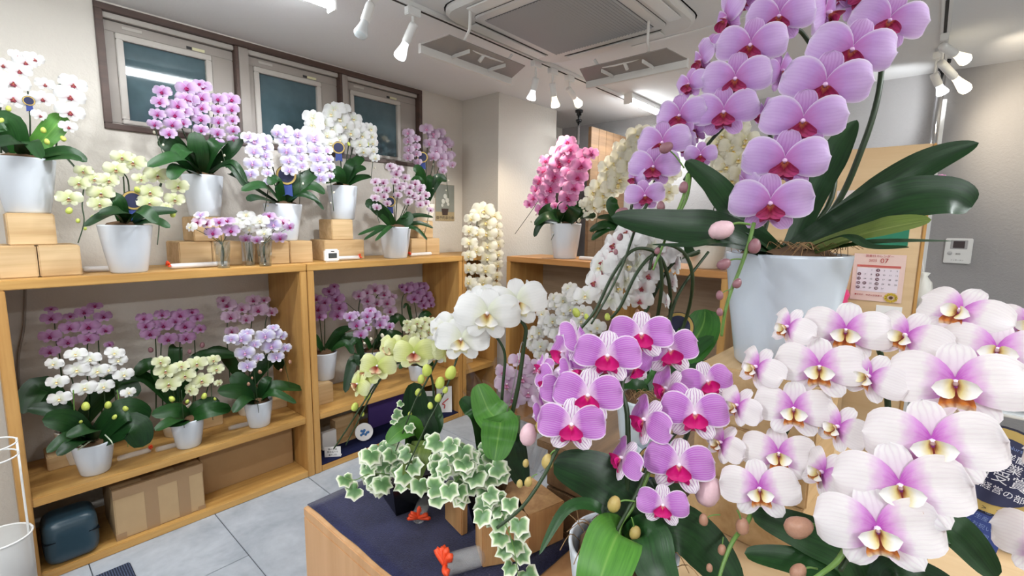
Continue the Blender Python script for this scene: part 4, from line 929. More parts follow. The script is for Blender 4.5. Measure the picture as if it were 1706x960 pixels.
p = farplant(1040, 436, TOP, 'cream orchid arching left in dense rows, right of the hot pink one', 'cream').pot(.1, .075, .2, M_potsh)
p.colm((1070, 225), (985, 345), 8, 42, 34, (-18, -14), mid=(1025, 270), two=6).colm((1075, 235), (1000, 340), 8, 42, 36, (-6, -4), mid=(1040, 285), two=6).colm((1062, 260), (1020, 315), 4, 44, 42, (0, 0)).fls([(983, 360, 22), (985, 338, 30), (1000, 310, 36, -10), (1030, 305, 38), (1025, 270, 36, -8), (1045, 250, 34), (975, 340, 24, -20), (1060, 230, 30, 0, 20), (1075, 220, 28, 0, 30), (1105, 300, 34), (1115, 318, 30), (1120, 290, 30), (1110, 330, 24)])
p.stem([(1005, 320, 0), (1000, 345, 0), (992, 375, -.02), (985, 400, -.05)], px=True, r=.002)
for b in ((965, 367, 8), (1014, 334, 8), (973, 352, 6)): p.bud(*b, M_budw)
p.leaf([(1020, 345), (1025, 330)], 20, [0, .02], face=.8).leaf([(1010, 375), (982, 385)], 18, [-.05, -.1]).leaf([(1020, 365), (995, 362)], 14, [0, 0]).leaf([(1015, 380), (985, 400)], 16, [-.05, -.1])
p = farplant(1175, 455, TOP, 'ivory orchid mostly hidden behind the lilac one, pot on the far shelf unit', 'cream').pot(.1, .08, .18, M_potsh)
p.colm((1240, 215), (1205, 300), 6, 44, 38, (-10, -4), two=10).colm((1215, 225), (1190, 310), 6, 44, 36, (-4, 0), two=10).fls([(1222, 250, 42), (1205, 270, 42), (1235, 290, 44), (1195, 240, 40), (1220, 300, 40), (1180, 260, 36, -10), (1240, 240, 42)])
p.leaf([(1150, 420), (1110, 405)], 24, [0, 0]).leaf([(1190, 400), (1215, 380)], 20, [0, 0])
# white on the far unit's lower shelf
pp = on(960, 640, 'x', 2.62)
p = Plant((2.62, pp.y, MID), 'small-flowered white orchid cascading from the far unit lower shelf', 'white', ('x', 2.46)).pot(.085, .065, .28, M_potsh)
p.colm((955, 480), (888, 580), 8, 26, 24, (-14, -10), mid=(915, 515), two=6).colm((965, 490), (905, 575), 7, 32, 28, (-4, -2), mid=(935, 520), two=5).colm((975, 520), (930, 580), 5, 32, 30, (0, 0), two=4, tail=(905, 600), buds=2).colm((990, 540), (965, 575), 4, 30, 28, (6, 6), two=3).fls([(885, 573, 24), (912, 536, 30), (943, 535, 32), (931, 558, 32), (898, 553, 30), (900, 592, 22), (938, 500, 28), (995, 545, 30), (920, 508, 26), (978, 560, 28), (950, 515, 30)])

# ================================================================== FOREGROUND FURNITURE
TZ = .5
dt = empty('display_table', (.84, .8, 0), 'low oak display table half covered by a navy cloth', 'table')
box('table_top', .618, 1.06, .2, 1.412, TZ-.03, TZ, M_tableside, dt)
box('side_panel', .618, .645, .2, 1.412, 0, TZ-.03, M_tableside, dt); box('side_panel', 1.033, 1.06, .2, 1.412, 0, TZ-.03, M_tableside, dt)
box('back_panel', .645, 1.033, 1.385, 1.412, 0, TZ-.03, M_tableside, dt)
V, Fc = [], []; n1, n2 = 12, 18; rr = random.Random(4)
for j in range(n2+1):
    for i in range(n1+1):
        x = .632+.42*i/n1; y = .668+.742*j/n2
        if i == 0: x += .0015*math.sin(j*1.3)
        V.append((x-.84, y-1.04, .004+rr.uniform(0, .0022)))
for j in range(n2):
    for i in range(n1): q = j*(n1+1)+i; Fc.append((q, q+1, q+n1+2, q+n1+1))
def mk_cloth():
    t = NT('navy_cloth'); v = t.coord(); n = t.noise(v, 260, 2, .8); n2 = t.noise(v, 9, 3)
    f = t.math('ADD', t.math('MULTIPLY', n, .6), t.math('MULTIPLY', n2, .4))
    t.base(t.ramp(f, [(.35, S(22, 24, 50)), (.7, S(52, 54, 92))])); t.b.inputs['Roughness'].default_value = .95; t.b.inputs['Specular IOR Level'].default_value = .1
    t.b.inputs['Sheen Weight'].default_value = .3; t.bump(n, .5, .003); return t.m
o = link('table_cloth', mesh('table_cloth', V, Fc, True), [mk_cloth()], None, (.84, 1.04, TZ), label='navy felt cloth spread over the low display table', cat='cloth')
sm = o.modifiers.new('t', 'SOLIDIFY'); sm.thickness = .003
# blocks on the table
CT = TZ+.0065
def rblock(c, sx, sy, sz, rz, label, mat=None): return obox('wood_block', c, sx, sy, sz, R(rz), mat or M_blockz, label=label, cat='wood block', group='pine blocks on the display table')
rblock((.885, .80, CT), .128, .10, .12, -34, 'pine block with radial end grain at the front of the navy cloth')
rblock((.875, .975, CT), .022, .10, .115, -12, 'thin upright pine board left of the black ivy pot')
rblock((1.0, .80, CT), .13, .17, .12, -14, 'large pine block lying right of the trailing ivy')
rblock((.75, .36, TZ), .2, .16, .05, -20, 'flat pine offcut on the bare front end of the table')
# stand for the near plants
BZ = .785
st = empty('plant_stand', (1.05, -.15, 0), 'tan wooden plant stand carrying the near striped and blush orchids', 'stand')
for i, (y0, y1) in enumerate(((-.62, -.302), (-.299, .03), (.033, .36))): box('plank', .5, 1.6, y0, y1, BZ-.03, BZ, M_ply, st)
for x in (.53, 1.54):
    for y in (-.6, .31): box('leg', x, x+.04, y, y+.04, 0, BZ-.03, M_shelfz, st)
cr = empty('plant_crate', (1.22, .62, 0), 'dark wooden crate behind the striped orchid, under the pale blue pot', 'crate')
CZ = .74
for i in range(6): box('slat', 1.085, 1.11, .45, .8, .02+i*.12, .02+i*.12+.115, M_darkwood, cr); 
for i in range(6): box('slat', 1.085, 1.45, .425, .45, .02+i*.12, .02+i*.12+.115, M_darkwood, cr)
box('crate_top', 1.07, 1.47, .41, .83, CZ-.002, CZ+.02, M_darkwood, cr)
box('post', 1.43, 1.46, .45, .48, 0, CZ, M_darkwood, cr); box('post', 1.43, 1.46, .77, .8, 0, CZ, M_darkwood, cr)
# white metal rack at the right, behind the blush orchid
rk = empty('metal_rack', (1.85, -.5, 0), 'white metal shelf rack glimpsed behind the blush orchid', 'rack')
for z in (.95, 1.02): box('shelf_edge', 1.63, 2.08, -1.1, -.02, z, z+.012, plain('rack_white', S(214, 220, 224), .4), rk)
for x in (1.64, 2.05):
    for y in (-1.09, -.05): box('post', x, x+.02, y, y+.02, 0, 1.02, plain('rack_white', S(214, 220, 224), .4), rk)

# ================================================================== BIG LILAC ORCHID
pc = at(1294, 606, .95)
p = Plant((pc.x, pc.y, pc.z), 'huge lilac orchid in a big white pot towering at the right', 'lilac', ('d', .80), hi=True).pot(.108, .078, .222, plain('big_pot', S(196, 206, 218), .2), lip_=.006, n=48)
BIGZ = pc.z; BIGC = pc
p.fls([(1283, 339, 128, 4, -4, 2), (1307, 268, 132, 4, -2, -3), (1337, 202, 132, 5, 0, -4), (1374, 142, 140, 6, 2, -10), (1418, 84, 136, 10, 6, -16), (1480, 36, 122, 14, 12, -16, .06)])
p.fls([(1298, 28, 106, -2, 8, -4, .08), (1250, 76, 110, -4, 6, -4, .08), (1225, 132, 108, -4, 4, 0, .08), (1206, 187, 104, -4, 2, 2, .09), (1353, 10, 80, 20, 20, 0, .16)])
p.fls([(1149, 140, 62, -42, 6, 0, .14), (1133, 193, 84, -20, 4, 0, .13), (1104, 238, 86, -14, 2, 0, .13), (1089, 278, 82, -10, 0, 0, .13), (1074, 326, 64, 6, -6, 8, .12)])
p.fls([(1300, 118, 84, 58, 10, 24, .14), (1275, 190, 70, -66, 10, 0, .08), (1257, 262, 80, -70, 0, 8, .06), (1242, 306, 70, -64, -4, 14, .06), (1170, 100, 76, -68, 8, 10, .18), (1213, 30, 96, -66, 10, 16, .18), (1183, 74, 46, -30, 20, 0, .2), (1375, 22, 120, 72, 14, 40, .1), (1440, -10, 110, -20, 30, 0, .12), (1400, -20, 100, 0, 30, 0, .14), (1330, -25, 100, -10, 30, 0, .15), (1160, 215, 60, -60, 0, 10, .16), (1140, 240, 56, -60, 0, 0, .15), (1058, 296, 50, -60, 0, 0, .16), (1240, -10, 90, -40, 20, 0, .2)])
p.fl(1167, 258, 52, 0, -8, 0, .1)
p.stem([(1345, 405, .13), (1400, 330, .1), (1435, 250, .07), (1458, 180, .06), (1468, 120, .07), (1466, 70, .12), (1440, 30, .16), (1400, 60, .12), (1350, 150, .08), (1320, 230, .06), (1290, 320, .05)], .0062, px=True, r2=.003)
p.stem([(1325, 405, .15), (1385, 330, .14), (1390, 200, .18), (1372, 120, .2), (1345, 66, .2), (1320, 50, .18), (1270, 90, .14), (1245, 150, .14), (1215, 200, .14), (1180, 240, .13), (1140, 300, .1)], .0055, px=True, r2=.003)
p.stem([(1270, 400, .2), (1290, 300, .22), (1275, 195, .2), (1240, 170, .2), (1190, 175, .2), (1140, 215, .17), (1110, 260, .16), (1080, 330, .13)], .005, px=True, r2=.003)
p.stem([(1146, 290, .08), (1138, 330, .07), (1118, 375, .06), (1104, 410, .05), (1088, 450, .04)], .0035, M_stemg, px=True); p.stem([(1150, 290, .1), (1144, 330, .08), (1122, 372, .08)], .0035, M_stemg, px=True)
p.stem([(1078, 340, .1), (1062, 372, .09), (1052, 400, .08), (1038, 440, .07), (1014, 490, .06), (985, 540, .05)], .0032, M_stem, px=True)
p.stem([(1256, 372, .0), (1246, 410, -.01), (1232, 450, -.01), (1218, 485, -.01), (1208, 520, -.01), (1202, 560, -.0)], .0036, M_stemg, px=True, r2=.0025)
for b in ((1202, 383, 42, M_budlp, -.02, 70, (1250, 374)), (1257, 410, 26, M_budp, -.02, 10, None), (1206, 440, 24, M_budp, -.02, 60, (1236, 432)), (1228, 472, 18, M_budp, -.02, 30, None), (1199, 492, 16, M_budp, -.02, 0, (1220, 482)), (1199, 520, 14, M_budp, -.01, 0, None),
          (1110, 246, 24, M_budp, .08, 60, (1140, 280)), (1139, 312, 20, M_budp, .06, 10, None), (1036, 355, 24, M_budp, .08, 60, (1060, 372)), (1056, 378, 18, M_budp, .08, 0, None), (1101, 344, 18, M_budp, .08, 0, None), (1033, 395, 13, M_budp, .08, 20, None), (1100, 387, 12, M_budp, .05, 0, None), (1095, 418, 12, M_budp, .04, 20, None), (1026, 420, 10, M_budp, .06, 0, None)):
    p.bud(b[0], b[1], b[2], b[3], b[4], b[5], b[6])
p.leaf([(1430, 345), (1540, 275), (1631, 238)], 58, [.08, .02, -.02], face=.75, tip=.8, fold=.3)
p.leaf([(1410, 372), (1500, 338), (1580, 330), (1619, 346)], 86, [.06, -.0, -.03, -.04], face=.62, tip=.4, fold=.28)
p.leaf([(1400, 402), (1470, 382), (1552, 366)], 60, [.03, -.04, -.08], M_leafo, face=.45, tip=.6)
p.leaf([(1420, 408), (1500, 402), (1590, 402)], 15, [.0, -.02, -.02], face=.4, tip=.9)
p.leaf([(1370, 300), (1400, 240), (1428, 200)], 44, [.13, .13, .14], face=.8, tip=.9)
p.leaf([(1215, 388), (1120, 378), (1018, 362)], 62, [.04, .04, .06], face=.7, tip=.6)
p.leaf([(1230, 360), (1190, 310), (1142, 268)], 46, [.06, .08, .1], face=.55, tip=.5)
p.leaf([(1210, 405), (1150, 410), (1085, 408)], 22, [-.02, -.03, -.03], face=.3, tip=.8)
p.leaf([(1400, 395), (1450, 412), (1515, 412)], 22, [.0, -.06, -.08], face=.3)
p.fibres(90, .05)
def fgblock(c, sx, sy, z0, z1, rz, label): return obox('wood_block', (c[0], c[1], z0), sx, sy, z1-z0-.0006, R(rz), M_block, label=label, cat='wood block', group='pine blocks under the lilac orchid')
h3 = (BIGZ-BZ)/3
for i, lb in enumerate(('pine block at the bottom of the pile under the big white pot', 'pine block in the middle of the pile under the big white pot', 'pine block with a knot directly under the big white pot')):
    fgblock((BIGC.x+.0, BIGC.y+.01, 0), .2, .21, BZ+i*h3, BZ+(i+1)*h3, -6+i*2, lb)

# ================================================================== BLUSH WHITE ORCHID (nearest)
pc = at(1455, 1018, .56)
p = Plant((pc.x, pc.y, BZ), 'large blush-white orchid with pink hearts and yellow lips filling the lower right', 'blush', ('d', .54), hi=True).pot(.085, .062, .16)
p.fls([(1409, 552, 134, 0, 4, 0, .1), (1365, 613, 136, 0, 2, 4, .08), (1322, 682, 122, 2, 0, 4, .08), (1297, 757, 116, 2, 0, 6, .08), (1265, 815, 122, 4, -4, 10, .06)])
p.fls([(1314, 545, 88, -48, 4, -12, .12), (1262, 612, 92, -46, 2, -12, .12), (1230, 676, 84, -46, 0, -10, .12), (1203, 738, 82, -46, 0, -10, .12), (1450, 628, 112, -34, 4, -10, .05), (1398, 712, 104, -38, 0, -10, .05), (1372, 788, 104, -42, -2, -14, .04), (1510, 560, 124, -24, 10, -14, .07)])
p.fls([(1600, 520, 140, -14, 22, -14, .06), (1660, 585, 170, 4, 14, 0, .02), (1592, 640, 206, 0, 8, 8, -.01), (1553, 738, 204, 2, 2, 12, -.04), (1500, 812, 202, 2, 0, 14, -.05), (1462, 882, 190, 4, -6, 14, -.06), (1752, 912, 180, -14, 0, 10, -.06), (1765, 775, 120, -20, 0, 0, 0), (1718, 540, 120, -10, 10, 0, .06)])
p.stem([(1470, 1000, .05), (1560, 900, .1), (1620, 760, .1), (1640, 640, .1), (1600, 560, .1), (1540, 640, .04), (1510, 740, .02), (1470, 840, .0), (1430, 900, -.02), (1400, 950, -.04)], .0045, px=True); p.stem([(1440, 1000, .08), (1480, 800, .16), (1470, 600, .16), (1420, 545, .14), (1370, 600, .12), (1330, 680, .12), (1290, 760, .12), (1262, 830, .1)], .0045, px=True)
p.stem([(1262, 830, .1), (1245, 870, .08), (1222, 900, .06), (1205, 940, .05), (1195, 975, .04)], .0035, M_stemg, px=True); p.stem([(1415, 905, -.02), (1395, 935, -.04), (1370, 955, -.05), (1340, 975, -.05)], .0035, M_stemg, px=True)
for b in ((1331, 878, 46, M_budpk, -.02, 80, (1378, 884)), (1180, 818, 52, M_budlp, .1, 20, (1215, 806)), (1237, 877, 28, M_budpk, .06, 10, (1228, 850)), (1172, 866, 20, M_budpk, .08, 0, (1200, 858)), (1203, 916, 18, M_budpk, .06, 10, (1205, 895)), (1330, 953, 30, M_budpk, -.02, 40, (1362, 948)), (1182, 946, 14, M_budpk, .05, 0, None)): p.bud(*b)
p.leaf([(1420, 935), (1340, 890), (1252, 856)], 66, [.03, .06, .08], face=.7, tip=.5); p.leaf([(1400, 965), (1320, 935), (1240, 922)], 46, [.04, .06, .08], face=.7, tip=.5)
p.leaf([(1500, 900), (1580, 880), (1660, 965)], 74, [.06, .06, .02], face=.6, tip=.5); p.leaf([(1440, 860), (1410, 800), (1385, 760)], 56, [.1, .12, .14], face=.7); p.leaf([(1480, 955), (1540, 965), (1600, 990)], 60, [-.02, -.04, -.06], face=.7)

# ================================================================== STRIPED PURPLE ORCHID
pc = at(1038, 905, .68)
p = Plant((pc.x, pc.y, BZ), 'striped magenta-veined orchid in a white pot in the centre foreground', 'striped', ('d', .66), hi=True).pot(.078, .056, pc.z-BZ-.0)
p.fls([(1068, 558, 102, 4, 6, 2, .06), (1115, 584, 100, 14, 2, 6, .08), (1012, 594, 108, 0, 4, 0, .02), (979, 660, 112, 0, 2, -2, .0), (952, 708, 108, 0, -2, 0, -.02), (1157, 690, 110, 6, 2, 2, .0), (1131, 776, 112, 2, 0, 0, -.02), (1104, 842, 82, 2, -6, 0, -.04), (1178, 636, 86, 16, 6, 10, .06)])
p.fls([(1076, 700, 96, -50, 0, -14, .02), (1038, 764, 84, -60, 0, -10, .0), (1112, 648, 90, -56, 4, -20, .06), (940, 588, 84, -48, 4, -10, .08), (962, 570, 100, 72, 6, -20, .08), (920, 640, 84, -46, 4, -8, .06), (935, 655, 90, 66, 0, -18, .05), (900, 680, 60, 74, 0, 10, .04), (948, 618, 76, 74, 0, -10, .05), (1055, 612, 74, 30, -14, 10, .07), (905, 610, 56, -70, 0, 0, .1)])
p.stem([(1042, 880, .03), (1046, 780, .03), (1045, 690, .04), (1036, 640, .06), (1060, 585, .1), (1040, 570, .1), (1000, 620, .06), (965, 680, .04), (945, 720, .02), (925, 755, -.01), (905, 795, -.02), (870, 845, -.03), (828, 880, -.03)], .0042, px=True, r2=.0022)
p.stem([(1060, 880, .06), (1130, 760, .08), (1165, 660, .1), (1170, 630, .1), (1140, 700, .06), (1110, 740, .03), (1078, 780, .0), (1062, 820, -.02), (1040, 860, -.03), (1010, 920, -.04), (985, 975, -.05)], .0042, M_stem, px=True, r2=.0022)
p.stem([(1092, 745, .02), (1080, 790, .0), (1056, 842, -.02), (1034, 875, -.03), (1030, 905, -.04)], .0034, M_stemg, px=True)
for b in ((880, 724, 38, M_budlp, .03, 10, (905, 712)), (901, 711, 24, M_budt, .03, 0, None), (912, 769, 26, M_budt, -.01, 10, (925, 750)), (876, 772, 14, M_budt, 0, 10, None), (880, 803, 17, M_budt, -.02, 20, (895, 790)), (866, 806, 14, M_budt, -.02, 0, None), (1023, 840, 28, M_budt, -.03, 20, (1058, 836)), (1058, 888, 24, M_budt, -.03, 20, (1052, 862)), (1013, 892, 22, M_budt, -.03, 30, (1035, 882)), (1033, 933, 18, M_budt, -.04, 0, (1030, 905)), (1003, 925, 12, M_budt, -.04, 60, None)): p.bud(*b)
p.leaf([(1060, 855), (1000, 800), (922, 772)], 92, [.02, .03, .05], face=.7, tip=.3, basew=.6); p.leaf([(1030, 890), (1005, 950), (985, 1020)], 96, [-.05, -.09, -.1], M_leafl, face=.85, tip=.4)
p.leaf([(1110, 880), (1170, 910), (1230, 985)], 90, [.0, -.0, -.02], face=.7, tip=.4); p.leaf([(1000, 850), (945, 848), (898, 925)], 24, [.0, -.0, -.02], face=.45, tip=.8)
p.leaf([(1050, 862), (1030, 830), (1005, 812)], 50, [.03, .05, .07], face=.8); p.leaf([(1075, 890), (1090, 940), (1120, 1000)], 80, [-.03, -.06, -.08], face=.8); p.leaf([(1080, 840), (1110, 820), (1140, 830)], 50, [.05, .08, .1], face=.8)
p.fibres(50, .05)

# ================================================================== WHITE CASCADE WITH RED EYES, pale blue pot on the crate
pc = at(1068, 770, 1.3)
p = Plant((pc.x, pc.y, CZ+.02), 'white red-eyed orchid on looping dark stems in a pale blue pot', 'white_red', ('d', 1.27)).pot(.075, .052, .185, M_potblue)
p.colm((1050, 385), (995, 470), 7, 58, 50, (-50, -40), mid=(1018, 420), two=3, stemfrom=False).colm((1062, 405), (1030, 480), 5, 54, 48, (60, 50), two=3, stemfrom=False, tp='white').fls([(975, 492, 40, -6, 0, 0, -.05), (1000, 445, 44, -40), (1015, 500, 48, 150, 0), (1040, 470, 54, 150, 0), (1060, 440, 54, 140, 0), (1030, 415, 54, -30), (1050, 400, 54, -20, 20), (1085, 410, 54, 150, 20), (1070, 390, 50, 20, 40), (1035, 500, 44, 130)], tp='white')
p.colm((1110, 415), (1065, 500), 6, 50, 42, (-20, -14), mid=(1085, 450), two=2, stemfrom=False).fls([(1125, 440, 46, 120), (1120, 470, 44, 120), (1110, 500, 40, 110), (1135, 420, 46, 100)])
for q in ([(1075, 640, .06), (1090, 560, .05), (1102, 480, -.02), (1098, 430, -.05), (1078, 415, -.06), (1050, 420, -.07), (1020, 460, -.07), (990, 520, -.08), (955, 560, -.08)], [(1085, 640, .08), (1112, 560, .08), (1116, 480, .0), (1096, 425, -.04), (1064, 450, -.06), (1034, 510, -.06), (1018, 530, -.05)], [(1095, 640, .05), (1140, 540, .08), (1154, 470, .0), (1142, 425, -.03), (1112, 408, -.05), (1090, 420, -.05), (1082, 450, -.05)], [(1090, 640, .02), (1110, 560, .0), (1130, 490, .0), (1180, 420, .05)], [(1066, 540, .0), (1090, 490, .0), (1120, 440, .0), (1165, 418, .05)]): p.stem(q, .0055, px=True, r2=.004)
for b in ((960, 521, 17, M_budg, -.05), (1012, 528, 13, M_budg, 0), (952, 547, 12, M_budg, -.05), (977, 528, 11, M_budg, -.05), (1062, 520, 11, M_budpk, 0), (1080, 525, 11, M_budpk, 0), (1092, 535, 11, M_budpk, 0)): p.bud(*b)
p.leaf([(1140, 590), (1170, 545), (1175, 515)], 60, [.05, .1, .12], M_leafl, face=.85); p.leaf([(1110, 630), (1160, 620), (1200, 600)], 34, [.0, .0, 0], face=.5); p.leaf([(1060, 640), (1020, 640), (990, 665)], 34, [.0, 0, -.05], face=.5); p.leaf([(1120, 640), (1150, 590), (1190, 560)], 30, [.05, .05, .05], face=.6)
p.fibres(50, .05)
pc = at(1166, 640, 1.35); obx = Vector((pc.x, pc.y, 0))
o = link('planter', lathe('planter', [(0, 0), (.05, 0), (.052, .01), (.075, .19), (.075, .2), (.07, .2), (.068, .15), (0, .15)], 28), [M_potblue], None, (1.38, .62, CZ+.021), label='empty pale blue planter right of the looping white orchid', cat='planter')
pc = at(1030, 718, 1.16)
link('dish', lathe('dish', [(0, 0), (.03, 0), (.034, .006), (.05, .05), (.053, .075), (.05, .075), (.045, .05), (0, .01)], 24), [M_potblue], None, (1.13, .48, CZ+.021), label='small white dish beside the pale blue pot', cat='dish')

# ================================================================== IVY ARRANGEMENTS ON THE TABLE
def ivy_mesh(seed):
    r = random.Random(seed); lob = [(0, .6), (26, .42), (50, .52), (78, .4), (108, .46), (138, .38), (165, .24), (180, .1)]
    out = [(a, q) for a, q in lob]+[(-a, q) for a, q in reversed(lob[1:-1])]
    V = [Vector((0, 0, .03))]; E_ = [0.0]; n = len(out)
    for f, e in ((.55, .3), (.82, .62), (1.0, 1.0)):
        for a, q in out:
            a2 = R(a); rr_ = q*f*r.uniform(.95, 1.05)
            V.append(Vector((rr_*math.sin(a2)*1.05, rr_*math.cos(a2), .05*math.cos(3*a2)*f*f+.03*(1-f)-.07*f*f))); E_.append(e)
    Fc = [(0, 1+i, 1+(i+1) % n) for i in range(n)]
    for k in range(2):
        for i in range(n): j = (i+1) % n; b = 1+k*n; Fc.append((b+i, b+n+i, b+n+j, b+j))
    Fc = [tuple(reversed(f)) for f in Fc]
    me = mesh('ivy_leaf', V, Fc, True); at_ = me.attributes.new('edge', 'FLOAT', 'POINT')
    for i, e in enumerate(E_): at_.data[i].value = e
    me.materials.append(M_ivy); return me
IVY = [ivy_mesh(i) for i in range(4)]
def ivyleaf(p, x, y, wpx, off=0, roll=None):
    r = p.rnd; P = p.P(x, y, off); sz = wpx/F*dep(P); n = ((CAM-P).normalized()+Vector((r.uniform(-.5, .5), r.uniform(-.5, .5), r.uniform(0, .7)))).normalized()
    rt = Vector((0, 0, 1)).cross(n).normalized(); up = n.cross(rt); q = Quaternion(n, R(r.uniform(90, 270) if roll is None else roll)); rt = q @ rt; up = q @ up
    M = Matrix(((rt.x, up.x, n.x, 0), (rt.y, up.y, n.y, 0), (rt.z, up.z, n.z, 0), (0, 0, 0, 1)))
    o = bpy.data.objects.new('ivy_leaf', r.choice(IVY)); col.objects.link(o); o.parent = p.e
    o.matrix_local = Matrix.Translation(P-p.o) @ M @ Matrix.Scale(sz, 4)
def ivyblob(p, n, cx, cy, rx, ry, w0, w1, o0=-.1, o1=.06):
    for i in range(n):
        a = p.rnd.uniform(0, 6.28); q = math.sqrt(p.rnd.random()); ivyleaf(p, cx+rx*q*math.cos(a), cy+ry*q*math.sin(a), p.rnd.uniform(w0, w1), p.rnd.uniform(o0, o1))
pc = on(672, 850, 'z', TZ)
bA = (.86, 1.19, CT)
p = Plant(bA, 'lime-yellow arching orchid with variegated ivy in a square black pot on the navy cloth', 'lime', ('d', 1.38), hi=True, name='orchid_with_ivy')
p.e['category'] = 'orchid'
o = link('pot', lathe('pot', [(0, 0), (.088, 0), (.092, .01), (.11, .105), (.112, .115), (.104, .115), (.1, .09), (0, .085)], 4, False), [M_black], p.e); o.rotation_euler.z = R(30)
p.top = p.o+Vector((0, 0, .1)); p.rt = .075
p.fls([(597, 640, 50, -62, 0, -20, .0), (612, 622, 52, -50, 4, -14, .02), (629, 610, 60, -16, 0, -6, -.01), (652, 580, 58, -40, 10, -10, .04), (690, 588, 68, -8, 2, 4, -.02), (668, 576, 52, 30, 14, 0, .05)])
p.fl(722, 584, 62, 30, 4, 0, .03, tp='white'); p.fl(738, 578, 66, 78, 4, 0, 0.0, tp='lime')
p.stem([(716, 780, .06), (722, 700, .06), (722, 650, .06), (716, 622, .05), (700, 610, .04), (678, 603, .03), (650, 611, .02), (625, 640, .0), (605, 672, -.02), (580, 712, -.03), (556, 748, -.04)], .0042, px=True, r2=.002)
p.stem([(640, 622, .02), (620, 655, 0), (600, 695, -.02), (576, 742, -.03)], .0034, px=True, r2=.0015)
p.stem([(728, 600, .0), (708, 640, -.01), (692, 668, -.02), (677, 705, -.04), (659, 752, -.05)], .0034, M_stem, px=True, r2=.0015)
for b in ((613, 660, 15), (591, 678, 15), (702, 632, 16), (697, 654, 14), (604, 690, 8), (683, 690, 9)): p.bud(*b, M_budg)
p.leaf([(705, 735), (694, 690), (690, 637)], 54, [.04, .04, .04], face=.92, tip=.35); p.leaf([(712, 720), (716, 690), (712, 660)], 44, [.06, .07, .08], face=.8, tip=.35); p.leaf([(690, 716), (668, 718), (645, 738)], 36, [.0, -.04, -.06], M_leafl, face=.75); p.leaf([(700, 745), (690, 780), (684, 815)], 42, [-.05, -.1, -.12], M_leafo, face=.9)
ivyblob(p, 42, 652, 775, 46, 36, 26, 40, -.12, .02)
for q in ((575, 797, 32), (592, 816, 34), (612, 782, 30), (668, 672, 14), (660, 690, 22), (655, 700, 16), (682, 712, 20), (712, 735, 26), (640, 745, 28), (668, 755, 30), (704, 755, 24), (622, 800, 30)): ivyleaf(p, *q, -.05)
p.stem([(650, 790, -.02), (615, 790, -.06), (592, 800, -.08), (574, 796, -.08)], .0016, M_stemg, px=True, name='ivy_stem'); p.stem([(680, 730, 0), (668, 700, 0), (660, 684, 0), (668, 670, 0)], .0012, M_stemg, px=True, name='ivy_stem')
pB = (.945, .925, CT)
p = Plant(pB, 'white arching orchid with long trailing variegated ivy in a tapered black pot', 'white', ('d', 1.12), hi=True, name='orchid_with_ivy')
p.e['category'] = 'orchid'
link('pot', lathe('pot', [(0, 0), (.03, 0), (.036, .004), (.062, .11), (.08, .16), (.085, .165), (.08, .168), (.07, .155), (0, .15)], 28), [M_black], p.e)
p.top = p.o+Vector((0, 0, .155)); p.rt = .07
p.fls([(769, 566, 88, -12, 2, 2, .0), (740, 548, 70, -46, 8, -8, .06), (812, 523, 106, -2, 2, -4, -.03), (792, 510, 74, -50, 6, 0, .05), (862, 504, 100, 8, 2, 6, .0), (880, 490, 60, 60, 20, 20, .06), (815, 492, 60, 10, 34, 0, .06), (757, 545, 76, -30, 14, 0, .05)])
p.stem([(833, 712, .02), (838, 640, .02), (841, 590, .02), (826, 560, .01), (812, 545, .01), (790, 552, .02), (768, 580, .02), (752, 625, .0), (737, 660, -.02), (712, 706, -.04), (676, 784, -.06)], .0042, px=True, r2=.0018)
p.stem([(848, 712, .02), (864, 640, .02), (873, 575, .02), (876, 548, .02), (866, 533, .02), (855, 525, .03)], .0055, px=True, r2=.004)
p.stem([(838, 712, -.02), (856, 640, -.02), (868, 575, -.0), (874, 574, .02)], .0014, M_stake, px=True, name='stake')
for b in ((751, 621, 24), (733, 638, 21), (711, 617, 22), (730, 663, 15), (717, 676, 12), (742, 650, 12)): p.bud(*b, M_budg, off=-.03)
p.leaf([(830, 718), (812, 680), (796, 640)], 56, [.0, .0, .01], M_leafl, face=.9, tip=.35); p.leaf([(832, 708), (829, 735), (824, 768)], 62, [-.05, -.1, -.12], M_leafl, face=.92, tip=.3); p.leaf([(800, 700), (785, 680), (768, 664)], 34, [.03, .04, .05], face=.7); p.leaf([(845, 740), (860, 770), (872, 810)], 44, [.0, -.02, -.02], face=.85)
ivyblob(p, 40, 780, 790, 58, 42, 28, 42, -.1, .04); ivyblob(p, 16, 825, 845, 26, 26, 26, 38, -.12, -.05); ivyblob(p, 9, 750, 760, 40, 26, 26, 38, -.08, .02)
for q in ((700, 806, 38), (722, 812, 40), (728, 826, 40), (748, 815, 36), (728, 736, 38), (750, 742, 34), (864, 872, 40), (858, 905, 40), (835, 893, 38), (842, 915, 36), (868, 922, 36), (850, 944, 32), (878, 957, 40), (870, 885, 34), (832, 870, 36)): ivyleaf(p, *q, -.12)
p.stem([(810, 830, -.05), (840, 870, -.13), (855, 910, -.14), (862, 950, -.15), (868, 990, -.15)], .0016, M_stemg, px=True, name='ivy_stem'); p.stem([(770, 790, 0), (750, 812, -.05), (725, 818, -.08), (702, 806, -.08)], .0016, M_stemg, px=True, name='ivy_stem')
